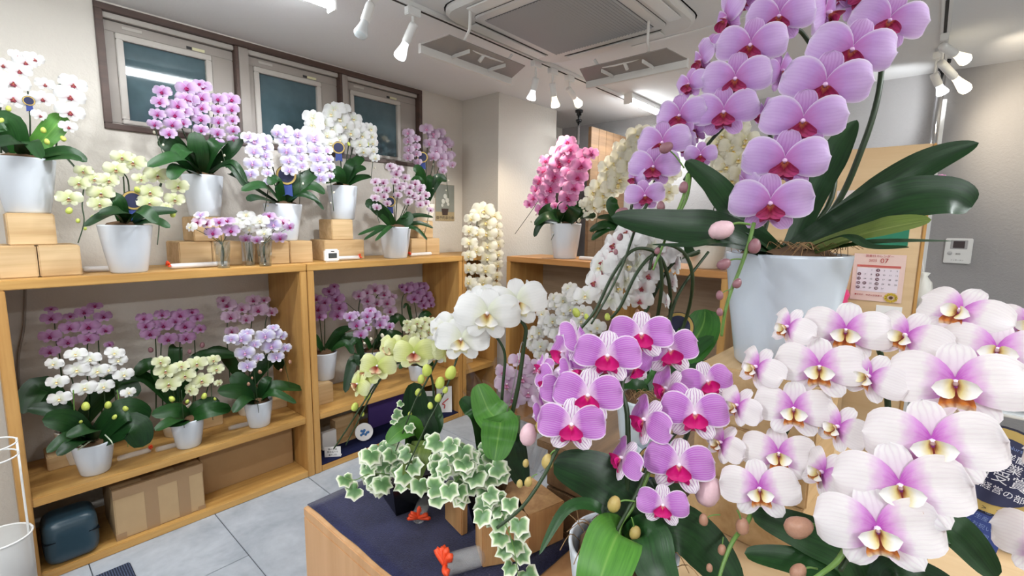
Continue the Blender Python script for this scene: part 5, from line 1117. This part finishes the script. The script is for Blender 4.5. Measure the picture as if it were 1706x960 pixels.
# cellophane-wrapped bouquet behind
pc = at(862, 690, 1.74)
e = empty('wrapped_bouquet', (pc.x, pc.y, .36), 'pale pink orchids wrapped in clear cellophane standing behind the white orchid', 'bouquet')
V, Fc = [], []; n = 26; rr = random.Random(9)
for j, (r_, z_) in enumerate(((.04, 0), (.07, .12), (.13, .28), (.17, .4), (.19, .47))):
    for i in range(n):
        a = 2*math.pi*i/n; k = 1+.14*math.sin(i*2.4)*(j/4)+rr.uniform(-.05, .05)
        V.append((r_*k*math.cos(a), r_*k*math.sin(a), z_+(.06*math.sin(i*1.7) if j == 4 else 0)))
for j in range(4):
    for i in range(n): k = (i+1) % n; Fc.append((j*n+i, j*n+k, (j+1)*n+k, (j+1)*n+i))
link('cellophane', mesh('cellophane', V, Fc), [M_celo], e)
bq = Plant(e.location, 'x', 'pinkpale', ('d', 1.74)); bpy.data.objects.remove(bq.e); bq.e = e; bq.o = e.location.copy()
bq.fls([(845, 640, 44, -10), (870, 630, 46), (890, 615, 42, 10), (905, 640, 44), (880, 655, 44), (855, 665, 40, -20), (900, 670, 40, 10), (840, 620, 36, -30), (865, 600, 36, 0, 30)])
tube('stem_bundle', [(pc.x, pc.y, .37), (pc.x, pc.y, .5), (pc.x, pc.y, .7)], .012, M_stemg, e)
obox('stool', (pc.x, pc.y, 0), .2, .2, .36, .3, M_darkwood, label='short wooden stool under the cellophane bouquet', cat='stool')

# ================================================================== SMALL THINGS
# award ribbons
def badge(x, y, rpx, ref, label, tail=1.6, roll=0, text_=False):
    P = at(x, y, ref[1]) if ref[0] == 'd' else on(x, y, *ref); d = dep(P); r = rpx/F*d
    n = (CAM-P).normalized(); rt = Vector((0, 0, 1)).cross(n).normalized(); up = n.cross(rt); q = Quaternion(n, R(roll)); rt = q @ rt; up = q @ up
    M = frame(P, rt, up); e = empty('award_ribbon', P, label, 'award ribbon', 'award ribbons'); ML = Matrix.Translation(-P) @ M
    def disc(name, r0, r1, z0, z1, mat, seg=32, zig=0):
        pr = [(0, z0), (r1, z0), (r1, z1), (r0, z1)] if r0 > 0 else [(0, z0), (r1, z0), (r1, z1), (0, z1)]
        o = link(name, lathe(name, pr, seg, False), [mat], e); o.matrix_local = ML; return o
    disc('backing', 0, r*1.14, -.1*r, -.06*r, plain('ring_navy', S(24, 26, 54), .5)); disc('gold_ring', 0, r*1.08, -.06*r, .0, M_gold); disc('rosette', 0, r*.86, 0, .03*r, M_badge)
    t = tail*r; V = [(-.55*r, -.8*r, -.1*r), (.55*r, -.8*r, -.1*r), (.62*r, -.9*r-t, -.05*r), (0, -.65*r-t, -.05*r), (-.62*r, -.9*r-t, -.05*r)]
    V2 = V+[(a, b, c-.03*r) for a, b, c in V]; Fc = [(4, 3, 2, 1, 0), (5, 6, 7, 8, 9)]+[(i, (i+1) % 5, 5+(i+1) % 5, 5+i) for i in range(5)]
    o = link('ribbon_tail', mesh('ribbon_tail', V2, [f[::-1] for f in Fc]), [M_badge2], e); o.matrix_local = ML
    return e, M, r
badge(48, 168, 7, ('y', 2.56), 'small navy award ribbon among the leftmost white orchid'); badge(222, 334, 14, ('y', 2.5), 'navy award ribbon in the pale yellow orchid on the top shelf')
badge(477, 292, 14, ('y', 2.58), 'navy and gold award ribbon in the lavender-white orchid'); badge(564, 246, 9, ('y', 2.62), 'navy award ribbon among the white orchid before the window')
badge(704, 262, 8, ('y', 2.68), 'navy award ribbon in the dusty pink orchid'); badge(650, 336, 8, ('y', 2.55), 'navy award ribbon in the small pink-white orchid')
badge(1130, 545, 22, ('d', 1.36), 'dark navy award ribbon on the looping stems of the red-eyed orchid', .3, 20)
badge(1345, 262, 26, ('d', 1.05), 'navy award ribbon half hidden behind the lilac flowers', .6, 20)
badge(1088, 770, 22, ('d', .8), 'bright blue award ribbon tail behind the striped orchid', 1.6)
e, M, r = badge(1661, 784, 66, ('d', .66), 'big navy and gold award rosette with white Japanese lettering at the right edge', 1.15, -12)
def btxt(s, x, y, size, mat): text('lettering', s, size*r, M @ Matrix.Translation((x*r, y*r, .034*r)), mat, e)
def btail(s, x, y, size, mat): text('lettering', s, size*r, M @ Matrix.Translation((x*r, y*r, -.04*r)), mat, e)
M_lt = plain('white_print', S(236, 236, 240), .5); M_lb = plain('blue_print', S(120, 140, 190), .5)
btxt('モテギ洋蘭園', 0, .42, .2, M_lt); btxt('日本農業賞', 0, .16, .27, M_lt); btxt('大賞受賞', -.05, -.14, .33, M_lt); btxt('個別経営の部', .05, -.46, .2, M_lt); btxt('Orchid Nursery', 0, .66, .13, M_lb)
for i, s in enumerate(('個別経営の部受賞', '胡蝶蘭の生産販売', '贈り物にお祝いに', 'モテギ洋蘭園')): btail(s, -.0, -1.05-.2*i, .13, M_lb)
for i in range(10):
    a = R(200+i*15); text('lettering', '❮' if 0 else '<', .16*r, M @ Matrix.Translation((.98*r*math.cos(a), .98*r*math.sin(a), .004*r)) @ Matrix.Rotation(a-math.pi/2, 4, 'Z'), M_ink, e)
tg = at(1682, 722, .7); 
# clock
P = on(553, 437, 'y', 2.52)
e = empty('desk_clock', (P.x, 2.52, TOP), 'small white digital desk clock on the second shelf unit', 'clock')
link('case', boxm('case', -.042, .042, -.012, .018, 0, .072, .008), [M_white], e); link('screen', boxm('screen', -.025, .025, -.0135, -.011, .022, .05, .001), [plain('lcd', S(70, 76, 78), .2)], e); link('brand_plate', boxm('brand_plate', -.01, .01, -.0135, -.0115, .058, .063, 0), [M_ink], e)
# water tubes with orange ribbon
def water_tube(c, rz, L, label, r=.012, white=False, end=1):
    e = empty('flower_tube', c, label, 'flower tube', 'flower tubes with orange ribbon'); e.rotation_euler.z = R(rz)
    me = lathe('tube', [(0, 0), (r*.8, .002), (r, r*.6), (r, L-.004), (r*.97, L), (r*.85, L), (r*.85, .01), (0, .01)], 16)
    o = link('tube', me, [M_tube if not white else plain('frosted_tube', S(226, 224, 224), .3)], e, (0, 0, r+.001)); o.rotation_euler = (0, R(90), 0)
    V, Fc = [], []; rr = random.Random(label); x = L if end else 0
    for k in range(7):
        a = rr.uniform(0, 6.28); d = Vector((rr.uniform(-.2, .5)*end+(-.3 if not end else 0), math.cos(a), abs(math.sin(a))*.9)).normalized()*r*rr.uniform(1.2, 2.1); p0 = Vector((x, 0, r+.001))
        tube_data([p0, p0+d*.6+Vector((.004, 0, .002)), p0+d, p0+d*.55+Vector((-.004, .003, 0))], r*.26, 5, None, 3, V, Fc)
    V = [Vector((v[0], v[1], max(v[2], .0012))) for v in map(Vector, V)]
    link('ribbon', mesh('ribbon', V, Fc, True), [M_orange], e)
def tube_y(px_, py_, Y, z, rz, L, label, white=True, end=1, r=.012):
    P = on(px_, py_, 'y', Y); water_tube((P.x, Y, z), rz, L, label, r, white, end)
tube_y(137, 440, 2.62, TOP, -8, .10, 'flower tube with orange ribbon between the leftmost blocks and the yellow orchid pot')
tube_y(282, 437, 2.57, TOP, 4, .24, 'long white flower tube with orange ribbon in front of the block stack', end=0)
tube_y(562, 433, 2.585, TOP, 0, .14, 'flower tube lying beside the digital clock'); tube_y(683, 427, 2.6, TOP, 8, .2, 'flower tube with orange ribbon at the right end of the top shelf', end=0)
tube_y(195, 768, 2.58, MID, 0, .12, 'flower tube with orange ribbon right of the lower white orchid pot', False); tube_y(258, 745, 2.56, MID, -5, .1, 'clear flower tube left of the pale lime orchid pot', False); tube_y(380, 712, 2.57, MID, -5, .1, 'clear flower tube left of the lower lavender orchid pot', False)
P = on(965, 432, 'x', 2.62); water_tube((2.62, P.y, TOP), -88, .14, 'flower tube with orange ribbon on the far shelf unit', .012, True)
P0 = on(697, 868, 'z', CT+.012); P1 = on(722, 800, 'z', CT+.012); dv = P0-P1
water_tube((P1.x, P1.y, CT), math.degrees(math.atan2(dv.y, dv.x)), dv.length, 'clear flower tube with orange ribbon beside the lime orchid on the navy cloth', .021)
P0 = on(742, 948, 'z', CT+.018); P1 = on(805, 930, 'z', CT+.018); dv = P0-P1
water_tube((P1.x, P1.y, CT), math.degrees(math.atan2(dv.y, dv.x)), dv.length, 'thick clear flower tube with orange ribbon at the bottom of the navy cloth', .027)
# crystal vases with cut orchids
def vase(x, Y, label, r=.034, h=.125, carved=True):
    P = on(x, 440, 'y', Y); e = empty('glass_vase', (P.x, Y, TOP), label, 'vase', 'glass vases')
    n = 16; V, Fc = [], []; prof = [(.72, 0), (.74, .03), (.8, .25), (.87, .5), (.94, .75), (1, .97), (1.0, 1.0)]
    for j, (q, z) in enumerate(prof):
        for i in range(n):
            a = 2*math.pi*(i+(.5 if carved and j % 2 else 0))/n; k = (1.05 if carved and (i+j) % 2 else 1)
            V.append((q*r*k*math.cos(a), q*r*k*math.sin(a), z*h))
    for j in range(len(prof)-1):
        for i in range(n): k = (i+1) % n; Fc.append((j*n+i, j*n+k, (j+1)*n+k, (j+1)*n+i))
    Fc.append(tuple(range(n))[::-1])
    o = link('glass_body', mesh('glass_body', V, Fc, not carved), [M_glass], e); sm = o.modifiers.new('t', 'SOLIDIFY'); sm.thickness = .003
    link('foot', lathe('foot', [(0, .001), (r*.7, .001), (r*.7, .014), (0, .014)], 20), [M_glass], e)
    return P.x
def spray(vx, Y, label, fl_, tp):
    p = Plant((vx, Y, TOP+.018), label, tp, ('y', Y-.01), 'cut orchid sprays', 'orchid_spray', cat='flower spray')
    for f in fl_: p.fl(*f[:3], *(f[3:7]), tp=f[7] if len(f) > 7 else None)
    for f in fl_[:5]:
        q = p.P(f[0], f[1], .01); p.stem([p.o+Vector((p.rnd.uniform(-.012, .012), p.rnd.uniform(-.012, .012), 0)), p.o+Vector((0, 0, .09)), q], .002)
vx = vase(372, 2.5, 'carved crystal vase with purple and white cut orchids, leftmost of three')
spray(vx, 2.5, 'cut purple and white orchid blooms in the leftmost crystal vase', [(355, 388, 28, -10, 10, 0, 0), (384, 384, 30, 10, 10, 0, 0), (365, 370, 26, 0, 30, 0, 0), (330, 370, 26, -30, 20, 0, 0, 'pinkwhite'), (318, 378, 24, -50, 10, 0, 0, 'white'), (335, 358, 24, -20, 40, 0, 0, 'lavender'), (378, 368, 26, 0, 40, 0, 0), (345, 372, 24, -20, 20, 0, 0, 'pinkwhite')], 'purple')
vx = vase(417, 2.56, 'plain clear glass vase with dark stems between the two crystal vases', .03, .12, False)
spray(vx, 2.56, 'cut white orchid blooms in the plain glass vase', [(402, 370, 28, -10, 20, 0, 0), (410, 358, 28, 0, 40, 0, 0), (415, 382, 22, 0, 0, 0, 0), (410, 398, 22, -10, -20, 0, 0, 'purple'), (424, 372, 26, 10, 20, 0, 0), (395, 376, 24, -30, 10, 0, 0)], 'white')
vx = vase(442, 2.48, 'carved crystal vase with white and magenta cut orchids, rightmost of three', .036)
spray(vx, 2.48, 'cut white and magenta orchid blooms in the rightmost crystal vase', [(433, 368, 30, -5, 20, 0, 0), (455, 374, 30, 10, 10, 0, 0, 'lavender'), (470, 370, 26, 20, 10, 0, 0, 'pinkwhite'), (482, 378, 22, 40, 0, 0, 0, 'purple'), (466, 396, 26, 20, -20, 0, 0, 'purple'), (440, 388, 24, 0, 0, 0, 0), (448, 360, 24, 0, 40, 0, 0, 'purple'), (428, 400, 20, -10, -20, 0, 0, 'purple')], 'white')
# wall poster
P = on(741, 338, 'y', YW); e = empty('poster', (P.x, YW-.001, P.z-.14), 'small poster of a potted white orchid on the wall beside the window', 'poster')
w2, h2 = .096, .28
link('sheet', boxm('sheet', -w2, w2, -.002, 0, 0, h2, 0), [plain('poster_tan', S(176, 158, 122), .6, var=.5)], e)
link('picture_sky', boxm('picture_sky', -w2+.002, w2-.002, -.0026, -.001, .07, h2-.002, 0), [plain('poster_grey', S(142, 146, 138), .6, var=.5)], e)
o = link('pictured_pot', lathe('pictured_pot', [(0, 0), (.026, 0), (.036, .05), (0, .05)], 14, False), [plain('poster_pot', S(60, 44, 40), .6)], e, (-.002, -.004, .045)); o.scale = (1, .03, 1)
for k, (a, b, s_) in enumerate(((-.02, .15, .03), (.02, .16, .032), (0, .19, .03), (-.03, .12, .02), (.03, .13, .02))):
    o = link('pictured_bloom', lathe('pictured_bloom', [(0, -.5), (.35, -.36), (.5, 0), (.35, .36), (0, .5)], 10), [plain('poster_bloom', S(206, 208, 200), .6)], e, (a, -.004, b)); o.scale = (s_*1.3, s_*.05, s_*1.3)
text('lettering', '御予約承り中', .03, frame((P.x, YW-.004, P.z-.14+.022), (1, 0, 0), (0, 0, 1)), M_ink, e)
# carton, brown box, blue case in the base of the left unit
e = empty('carton', (.455, 2.62, .036), 'taped cardboard carton with brown tape stripes in the base of the left unit', 'box')
link('box_body', boxm('box_body', -.165, .165, -.145, .12, 0, .225, .004), [M_card], e)
for x0, x1 in ((-.06, -.012), (.062, .108)): link('tape', boxm('tape', x0, x1, -.1462, .1, .0, .2262, 0), [M_tape], e)
link('tape', boxm('tape', -.166, .166, -.1464, -.12, .186, .2264, 0), [M_tape], e); link('tape', boxm('tape', -.166, -.13, -.1464, -.12, -.0, .03, 0), [M_tape], e); link('tape', boxm('tape', .135, .166, -.1464, -.12, .0, .02, 0), [M_tape], e)
box('brown_box', .64, 1.095, 2.6, 2.83, .036, .275, M_cardd, None, .003, label='plain brown cardboard box at the right of the left unit base', cat='box')
bm = bmesh.new(); bmesh.ops.create_uvsphere(bm, u_segments=40, v_segments=24, radius=1)
for v in bm.verts:
    k = (abs(v.co.x)**5+abs(v.co.y)**5+abs(v.co.z)**5)**(-1/5); v.co = Vector((v.co.x*k*.0835, v.co.y*k*.082, v.co.z*k*.0925))
e = empty('storage_case', (.155, 2.525, .037), 'rounded slate-blue plastic case in the left corner of the unit base', 'case')
bm_obj('case_body', bm, M_blue, e, (0, 0, .0925)); link('seam', boxm('seam', -.0832, .0832, -.0805, .08, .105, .108, .0), [M_black], e)
# door mat and wire bin
box('floor_mat', .02, .305, 1.55, 2.33, .0, .012, M_mat, None, .004, label='dark blue ribbed floor mat cut by the bottom edge', cat='mat')
P = on(8, 900, 'y', 2.33); e = empty('wire_bin', (-.035, 2.36, 0), 'white wire umbrella stand with a mesh bin at the left edge', 'stand')
def ring(name, r, z, t=.003): 
    tube(name, [e.location+Vector((r*math.cos(R(a)), r*math.sin(R(a)), z)) for a in range(0, 361, 20)], t, M_white, e, 6, t, 2)
for z in (.62, .575): ring('top_ring', .075, z)
ring('bin_rim', .085, .28, .0035); ring('base_ring', .085, .02, .0035)
for a in (20, 140, 260): tube('upright', [e.location+Vector((.078*math.cos(R(a)), .078*math.sin(R(a)), 0.0)), e.location+Vector((.078*math.cos(R(a)), .078*math.sin(R(a)), .62))], .004, M_white, e)
t = NT('white_mesh'); tr = t.n('BsdfTransparent'); mx = t.n('MixShader'); mx.inputs[0].default_value = .3; t.b.inputs['Base Color'].default_value = S(232, 232, 230); t.l(t.b.outputs[0], mx.inputs[1]); t.l(tr.outputs[0], mx.inputs[2]); t.l(mx.outputs[0], t.o.inputs[0])
link('bin_body', lathe('bin_body', [(0, .006), (.08, .006), (.083, .28)], 28), [t.m], e)
# wares in the base of the second unit
box('display_mat', 1.19, 2.225, 2.452, 2.75, .036, .042, M_navy, None, 0, label='navy felt mat lining the base of the second unit', cat='mat')
box('purple_board', 1.62, 1.97, 2.66, 2.675, .042, .3, M_purple, None, .002, label='purple velvet board standing in the base of the second unit', cat='board')
def plate(px_, Y, label, r=.055):
    P = on(px_, 745, 'y', Y); e = empty('plate', (P.x, Y, .042), label, 'plate'); e.rotation_euler = (R(70), 0, R(-35))
    o = link('rim', lathe('rim', [(0, 0), (r*.7, .002), (r, .012), (r*.97, .015), (r*.66, .006), (0, .005)], 32), [M_paper], e, (0, r, 0))
    r5 = random.Random(3)
    for k in range(9):
        a = r5.uniform(0, 6.28); q = r*.5*math.sqrt(r5.random())
        link('blue_glaze', lathe('blue_glaze', [(0, 0), (r*.16, 0), (r*.12, .0016), (0, .002)], 7), [plain('cobalt', S(40, 110, 176), .3)], e, (q*math.cos(a), r*.9+q*math.sin(a)*.7, .0055))
    return e
plate(607, 2.54, 'white saucer splashed with blue glaze leaning in a wooden box')
e = empty('wooden_tray', (1.44, 2.62, .042), 'open wooden gift box behind the blue-splashed saucer', 'box')
for nm, a in (('back', (-.075, .075, .05, .056, 0, .15)), ('side', (-.08, -.075, -.01, .056, 0, .15)), ('side', (.075, .08, -.01, .056, 0, .15)), ('bottom', (-.075, .075, -.01, .05, 0, .006))): link(nm, boxm(nm, *a, .001), [M_block], e)
box('gift_box', 1.27, 1.36, 2.6, 2.63, .042, .15, M_paper, None, .002, label='white gift box standing left of the wooden gift box', cat='box')
box('card_box', 1.2, 1.26, 2.62, 2.64, .042, .13, plain('kraft', S(206, 190, 160), .7), None, .002, label='small kraft card leaning at the left of the second unit base', cat='card')
def pricecard(x, Y, label, lines, w_=.09, h_=.062, rz=-40):
    P = Vector((x, Y, .042)); e = empty('price_card', P, label, 'price card', 'price cards'); e.rotation_euler.z = R(rz)
    link('card', boxm('card', -w_/2, w_/2, -.001, .001, 0, h_, 0), [M_paper], e); link('fold', boxm('fold', -w_/2, w_/2, 0, .03, 0, .001, 0), [M_paper], e)
    for i, s in enumerate(lines): 
        o = text('lettering', s, .0125, Matrix.Translation((P.x, P.y, P.z)), M_ink, e); o.matrix_local = frame((0, -.0022, h_*(.76-.27*i)), (1, 0, 0), (0, 0, 1))
pricecard(1.275, 2.49, 'white price card at the left of the second unit base', ('蘭の豆皿', '限定品です', '▲¥1,320'))
pricecard(2.0, 2.5, 'white price card in front of the orange brush card', ('香り筆', '新商品', '¥980'))
def art(x, Y, label, h=.17, w_=.1, rz=-40):
    P = Vector((x, Y, .042)); e = empty('picture_card', P, label, 'card', 'picture cards'); e.rotation_euler = (R(-8), 0, R(rz))
    link('card', boxm('card', -w_/2, w_/2, 0, .004, 0, h, .001), [M_paper], e)
    V, Fc = tube_data([(.0, -.002, .03), (.004, -.002, .055), (-.012, -.002, .065), (.03, -.002, .1)], .004, 5); link('red_stroke', mesh('red_stroke', V, Fc), [plain('vermilion', S(206, 84, 84), .6)], e)
    V, Fc = tube_data([(.0, -.002, .03), (.006, -.002, .05), (.0, -.002, .058)], .0024, 5); link('black_stroke', mesh('black_stroke', V, Fc), [M_ink], e)
    o = text('lettering', '蘭', .014, Matrix(), M_ink, e); o.matrix_local = frame((-.02, -.002, h*.72), (1, 0, 0), (0, 0, 1))
art(2.04, 2.57, 'white card with a red brush stroke, left of its twin'); art(2.15, 2.52, 'tall white card with a red brush stroke at the right end of the second unit', .19, .11)
# cable behind shelves
tube('cable', [(1.20, 2.84, 1.14), (1.22, 2.83, 1.05), (1.27, 2.83, 1.0), (1.3, 2.84, .92)], .004, M_ink, None, label='thin black cable hanging behind the second unit', cat='cable')
tube('cable', [(.13, 2.845, 1.14), (.11, 2.845, .95), (.08, 2.845, .8), (.07, 2.845, .6)], .005, plain('grey_cable', S(150, 140, 130), .5), None, label='grey cable hanging behind the left unit', cat='cable')
# plywood screen with calendar, intercom
PX = 2.47
pn = empty('plywood_screen', (PX+.02, .3, 0), 'pale plywood screen holding the calendar behind the lilac orchid', 'screen')
box('panel', PX, PX+.02, .02, .66, 0, 1.735, M_ply, pn, .002); box('foot', PX-.1, PX+.14, .03, .07, 0, .03, M_ply, pn); box('foot', PX-.1, PX+.14, .6, .64, 0, .03, M_ply, pn); box('edge_strip', PX-.004, PX+.024, .008, .02, 0, 1.735, M_shelfz, pn)
def onP(x, y): return on(x, y, 'x', PX)
a = onP(1424, 422); b = onP(1511, 427); c = onP(1417, 498)
w_ = a.y-b.y; h_ = a.z-c.z; base = Vector((PX-.003, (a.y+b.y)/2, c.z))
e = empty('calendar', base, 'pink July wall calendar with circled closing days and a sunflower', 'calendar')
def pM(u, v, lift=.0): return frame((base.x-.003-lift, base.y+w_*(.5-u), base.z+h_*v), (0, -1, 0), (0, 0, 1))
def prect(name, u0, u1, v0, v1, mat, lift=.0, th=.001): return link(name, boxm(name, -th-lift, -lift, w_*(.5-u1), w_*(.5-u0), h_*v0, h_*v1, 0), [mat], e)
prect('sheet', 0, 1, 0, 1, plain('calendar_pink', S(226, 196, 186), .7), 0); prect('page', .09, .9, .2, .7, plain('calendar_page', S(226, 214, 222), .7), .001); prect('weekday_bar', .08, .92, .72, .765, plain('calendar_red', S(196, 96, 88), .6), .001)
text('lettering', '07', h_*.14, pM(.6, .86), plain('cal_red', S(176, 60, 60), .6), e); text('lettering', '2025', h_*.07, pM(.38, .86), plain('cal_red', S(176, 60, 60), .6), e); text('lettering', '営業日カレンダー', h_*.06, pM(.5, .955), plain('cal_red', S(176, 60, 60), .6), e)
for d in range(1, 32):
    k = d+1; ro, cl = k//7, k % 7; u = .14+.12*cl; v = .66-.095*ro
    closed = cl in (0, 3) or d == 21
    if closed: 
        o = link('closed_mark', lathe('closed_mark', [(0, 0), (h_*.034, 0), (h_*.034, .0008), (0, .0008)], 12, False), [plain('mark', S(110, 70, 84), .6)], e); o.matrix_local = Matrix.Translation(-base) @ pM(u, v, -.0004)
    text('lettering', str(d), h_*.045, pM(u, v, .001), M_paper if closed else M_ink, e)
text('lettering', '●定休日　発送は翌営業日', h_*.04, pM(.36, .12), plain('cal_red', S(176, 60, 60), .6), e)
for k in range(12):
    o = link('sunflower_petal', lathe('sunflower_petal', [(0, 0), (h_*.03, 0), (h_*.03, .0006), (0, .0006)], 8, False), [plain('sunyellow', S(214, 180, 60), .6)], e); o.matrix_local = Matrix.Translation(-base) @ pM(.8+.1*math.cos(k*.524), .1+.075*math.sin(k*.524), 0)
o = link('sunflower_eye', lathe('sunflower_eye', [(0, 0), (h_*.035, 0), (h_*.035, .0012), (0, .0012)], 10, False), [plain('sunbrown', S(90, 60, 30), .6)], e); o.matrix_local = Matrix.Translation(-base) @ pM(.8, .1, 0)
def card_on_screen(name, x0, x1, y0, y1, mat, label, cat):
    A = onP(x0, y0); B = onP(x1, y1); return box(name, PX-.0015, PX-.0002, B.y, A.y, B.z, A.z, mat, None, 0, label=label, cat=cat)
card_on_screen('paper_notice', 1395, 1434, 318, 372, plain('notice_pink', S(222, 208, 204), .7), 'pale pink notice pinned to the plywood screen behind the leaves', 'notice')
card_on_screen('paper_notice', 1442, 1512, 322, 410, plain('notice_green', S(30, 120, 90), .6), 'green poster pinned to the plywood screen behind the big leaf', 'poster')
card_on_screen('price_notice', 1460, 1500, 508, 540, M_paper, 'white notice with black marks under the calendar', 'notice')
P = onP(1390, 490)
e = empty('gift_basket', (P.x-.08, P.y, P.z-.13), 'pink wrapped gift basket with a purple bloom beside the calendar', 'gift'); bz = e.location
link('basket', lathe('basket', [(0, 0), (.05, 0), (.06, .1), (.062, .1), (.05, .005)], 20), [plain('green_pot', S(40, 130, 90), .5)], e)
link('pink_wrap', lathe('pink_wrap', [(.058, .08), (.062, .1), (.058, .12), (.064, .14), (.056, .16), (0, .165)], 20), [plain('hot_pink_wrap', S(226, 60, 120), .35)], e)
g5 = Plant(bz, 'x', 'purple', ('d', 1)); bpy.data.objects.remove(g5.e); g5.e = e; g5.ref = ('x', bz.x); g5.fl(1392, 467, 30, 0, 10); g5.fl(1400, 472, 22, 20, 0)
link('plinth', boxm('plinth', -.07, .07, -.07, .07, -bz.z, -.001, .002), [M_ply], e)
P = on(1596, 418, 'x', XE); e = empty('intercom', (XE, P.y, P.z), 'white wall intercom with a small dark screen on the grey wall', 'intercom')
A = on(1575, 396, 'x', XE); B = on(1615, 439, 'x', XE); hw_ = (A.y-B.y)/2; hh = (A.z-B.z)/2
link('case', boxm('case', -.024, 0, -hw_, hw_, -hh, hh, .004), [M_white], e); link('screen_bezel', boxm('screen_bezel', -.0255, -.02, -hw_*.62, hw_*.62, hh*.15, hh*.85, .001), [plain('bezel_grey', S(176, 174, 176), .4)], e); link('screen', boxm('screen', -.0265, -.02, -hw_*.42, hw_*.42, hh*.22, hh*.78, .0), [plain('screen_dark', S(66, 54, 58), .2)], e)
o = link('button', lathe('button', [(0, 0), (.012, 0), (.012, .003), (0, .003)], 14), [plain('button_grey', S(200, 200, 200), .4)], e, (-.0245, hw_*.6, -hh*.2)); o.rotation_euler.y = R(-90)
text('lettering', '通話', .012, frame((XE-.0248, P.y, P.z-hh*.25), (0, -1, 0), (0, 0, 1)), M_ink, e); text('lettering', 'インターホン', .01, frame((XE-.0248, P.y, P.z-hh*.75), (0, -1, 0), (0, 0, 1)), M_ink, e)
P = on(1528, 490, 'x', 2.55)
e = empty('hanging_bag', (2.55, P.y-.01, P.z-.06), 'white plastic bag hanging at the edge of the plywood screen', 'bag')
V, Fc = [], []; n = 14
for j, (r_, z_) in enumerate(((.0, 0), (.035, .005), (.038, .06), (.03, .11), (.014, .135), (.022, .15), (.0, .152))):
    for i in range(n): a_ = 2*math.pi*i/n; k = 1+.12*math.sin(i*2.2+j); V.append((r_*k*math.cos(a_), r_*k*math.sin(a_), z_))
for j in range(6):
    for i in range(n): k = (i+1) % n; Fc.append((j*n+i, j*n+k, (j+1)*n+k, (j+1)*n+i))
link('bag_body', mesh('bag_body', V, Fc, True), [plain('bag_white', S(216, 214, 206), .5)], e); tube('bag_cord', [e.location+Vector((0, 0, .15)), e.location+Vector((-.02, .02, .3)), Vector((PX+.024, .012, e.location.z+.42))], .002, M_paper, e)
P = on(1566, 300, 'x', 2.56); bqs = Plant((2.56, P.y+.01, P.z-.12), 'little pink artificial blossom sticking out beside the plywood screen', 'pink', ('x', 2.56), 'artificial flowers', 'artificial_flower', cat='artificial flower'); bqs.fl(1563, 302, 24, 10, 0); bqs.fl(1570, 296, 18, 40, 10); bqs.stem([bqs.o, bqs.o+Vector((0, 0, .06)), bqs.P(1563, 302, .01)], .002)
link('clip', boxm('clip', -.07, .01, -.005, .02, -.01, .01, .001), [M_white], bqs.e)
# white wire pot with gravel at lower right
pc = at(1668, 945, .95)
e = empty('gravel_planter', (pc.x, pc.y, BZ), 'small white planter filled with grey gravel at the lower right', 'planter')
hq = max(.05, pc.z-BZ)
link('planter_body', lathe('planter_body', [(0, 0), (.045, 0), (.058, hq), (.054, hq), (.05, hq-.012), (0, hq-.012)], 24), [M_white], e)
V, Fc = [], []; rr = random.Random(2)
for i in range(60):
    a_ = rr.uniform(0, 6.28); q = .046*math.sqrt(rr.random()); c0 = Vector((q*math.cos(a_), q*math.sin(a_), hq-.008)); s0 = rr.uniform(.004, .007); b = len(V)
    V += [c0+Vector(d)*s0 for d in ((1, 0, 0), (0, 1, 0), (-1, 0, 0), (0, -1, 0), (0, 0, .8), (0, 0, -.8))]; Fc += [(b+i0, b+i1, b+i2) for i0, i1, i2 in ((0, 1, 4), (1, 2, 4), (2, 3, 4), (3, 0, 4), (1, 0, 5), (2, 1, 5), (3, 2, 5), (0, 3, 5))]
link('gravel', mesh('gravel', V, Fc), [plain('gravel_grey', S(130, 124, 116), .9, var=.8)], e, kind='stuff')
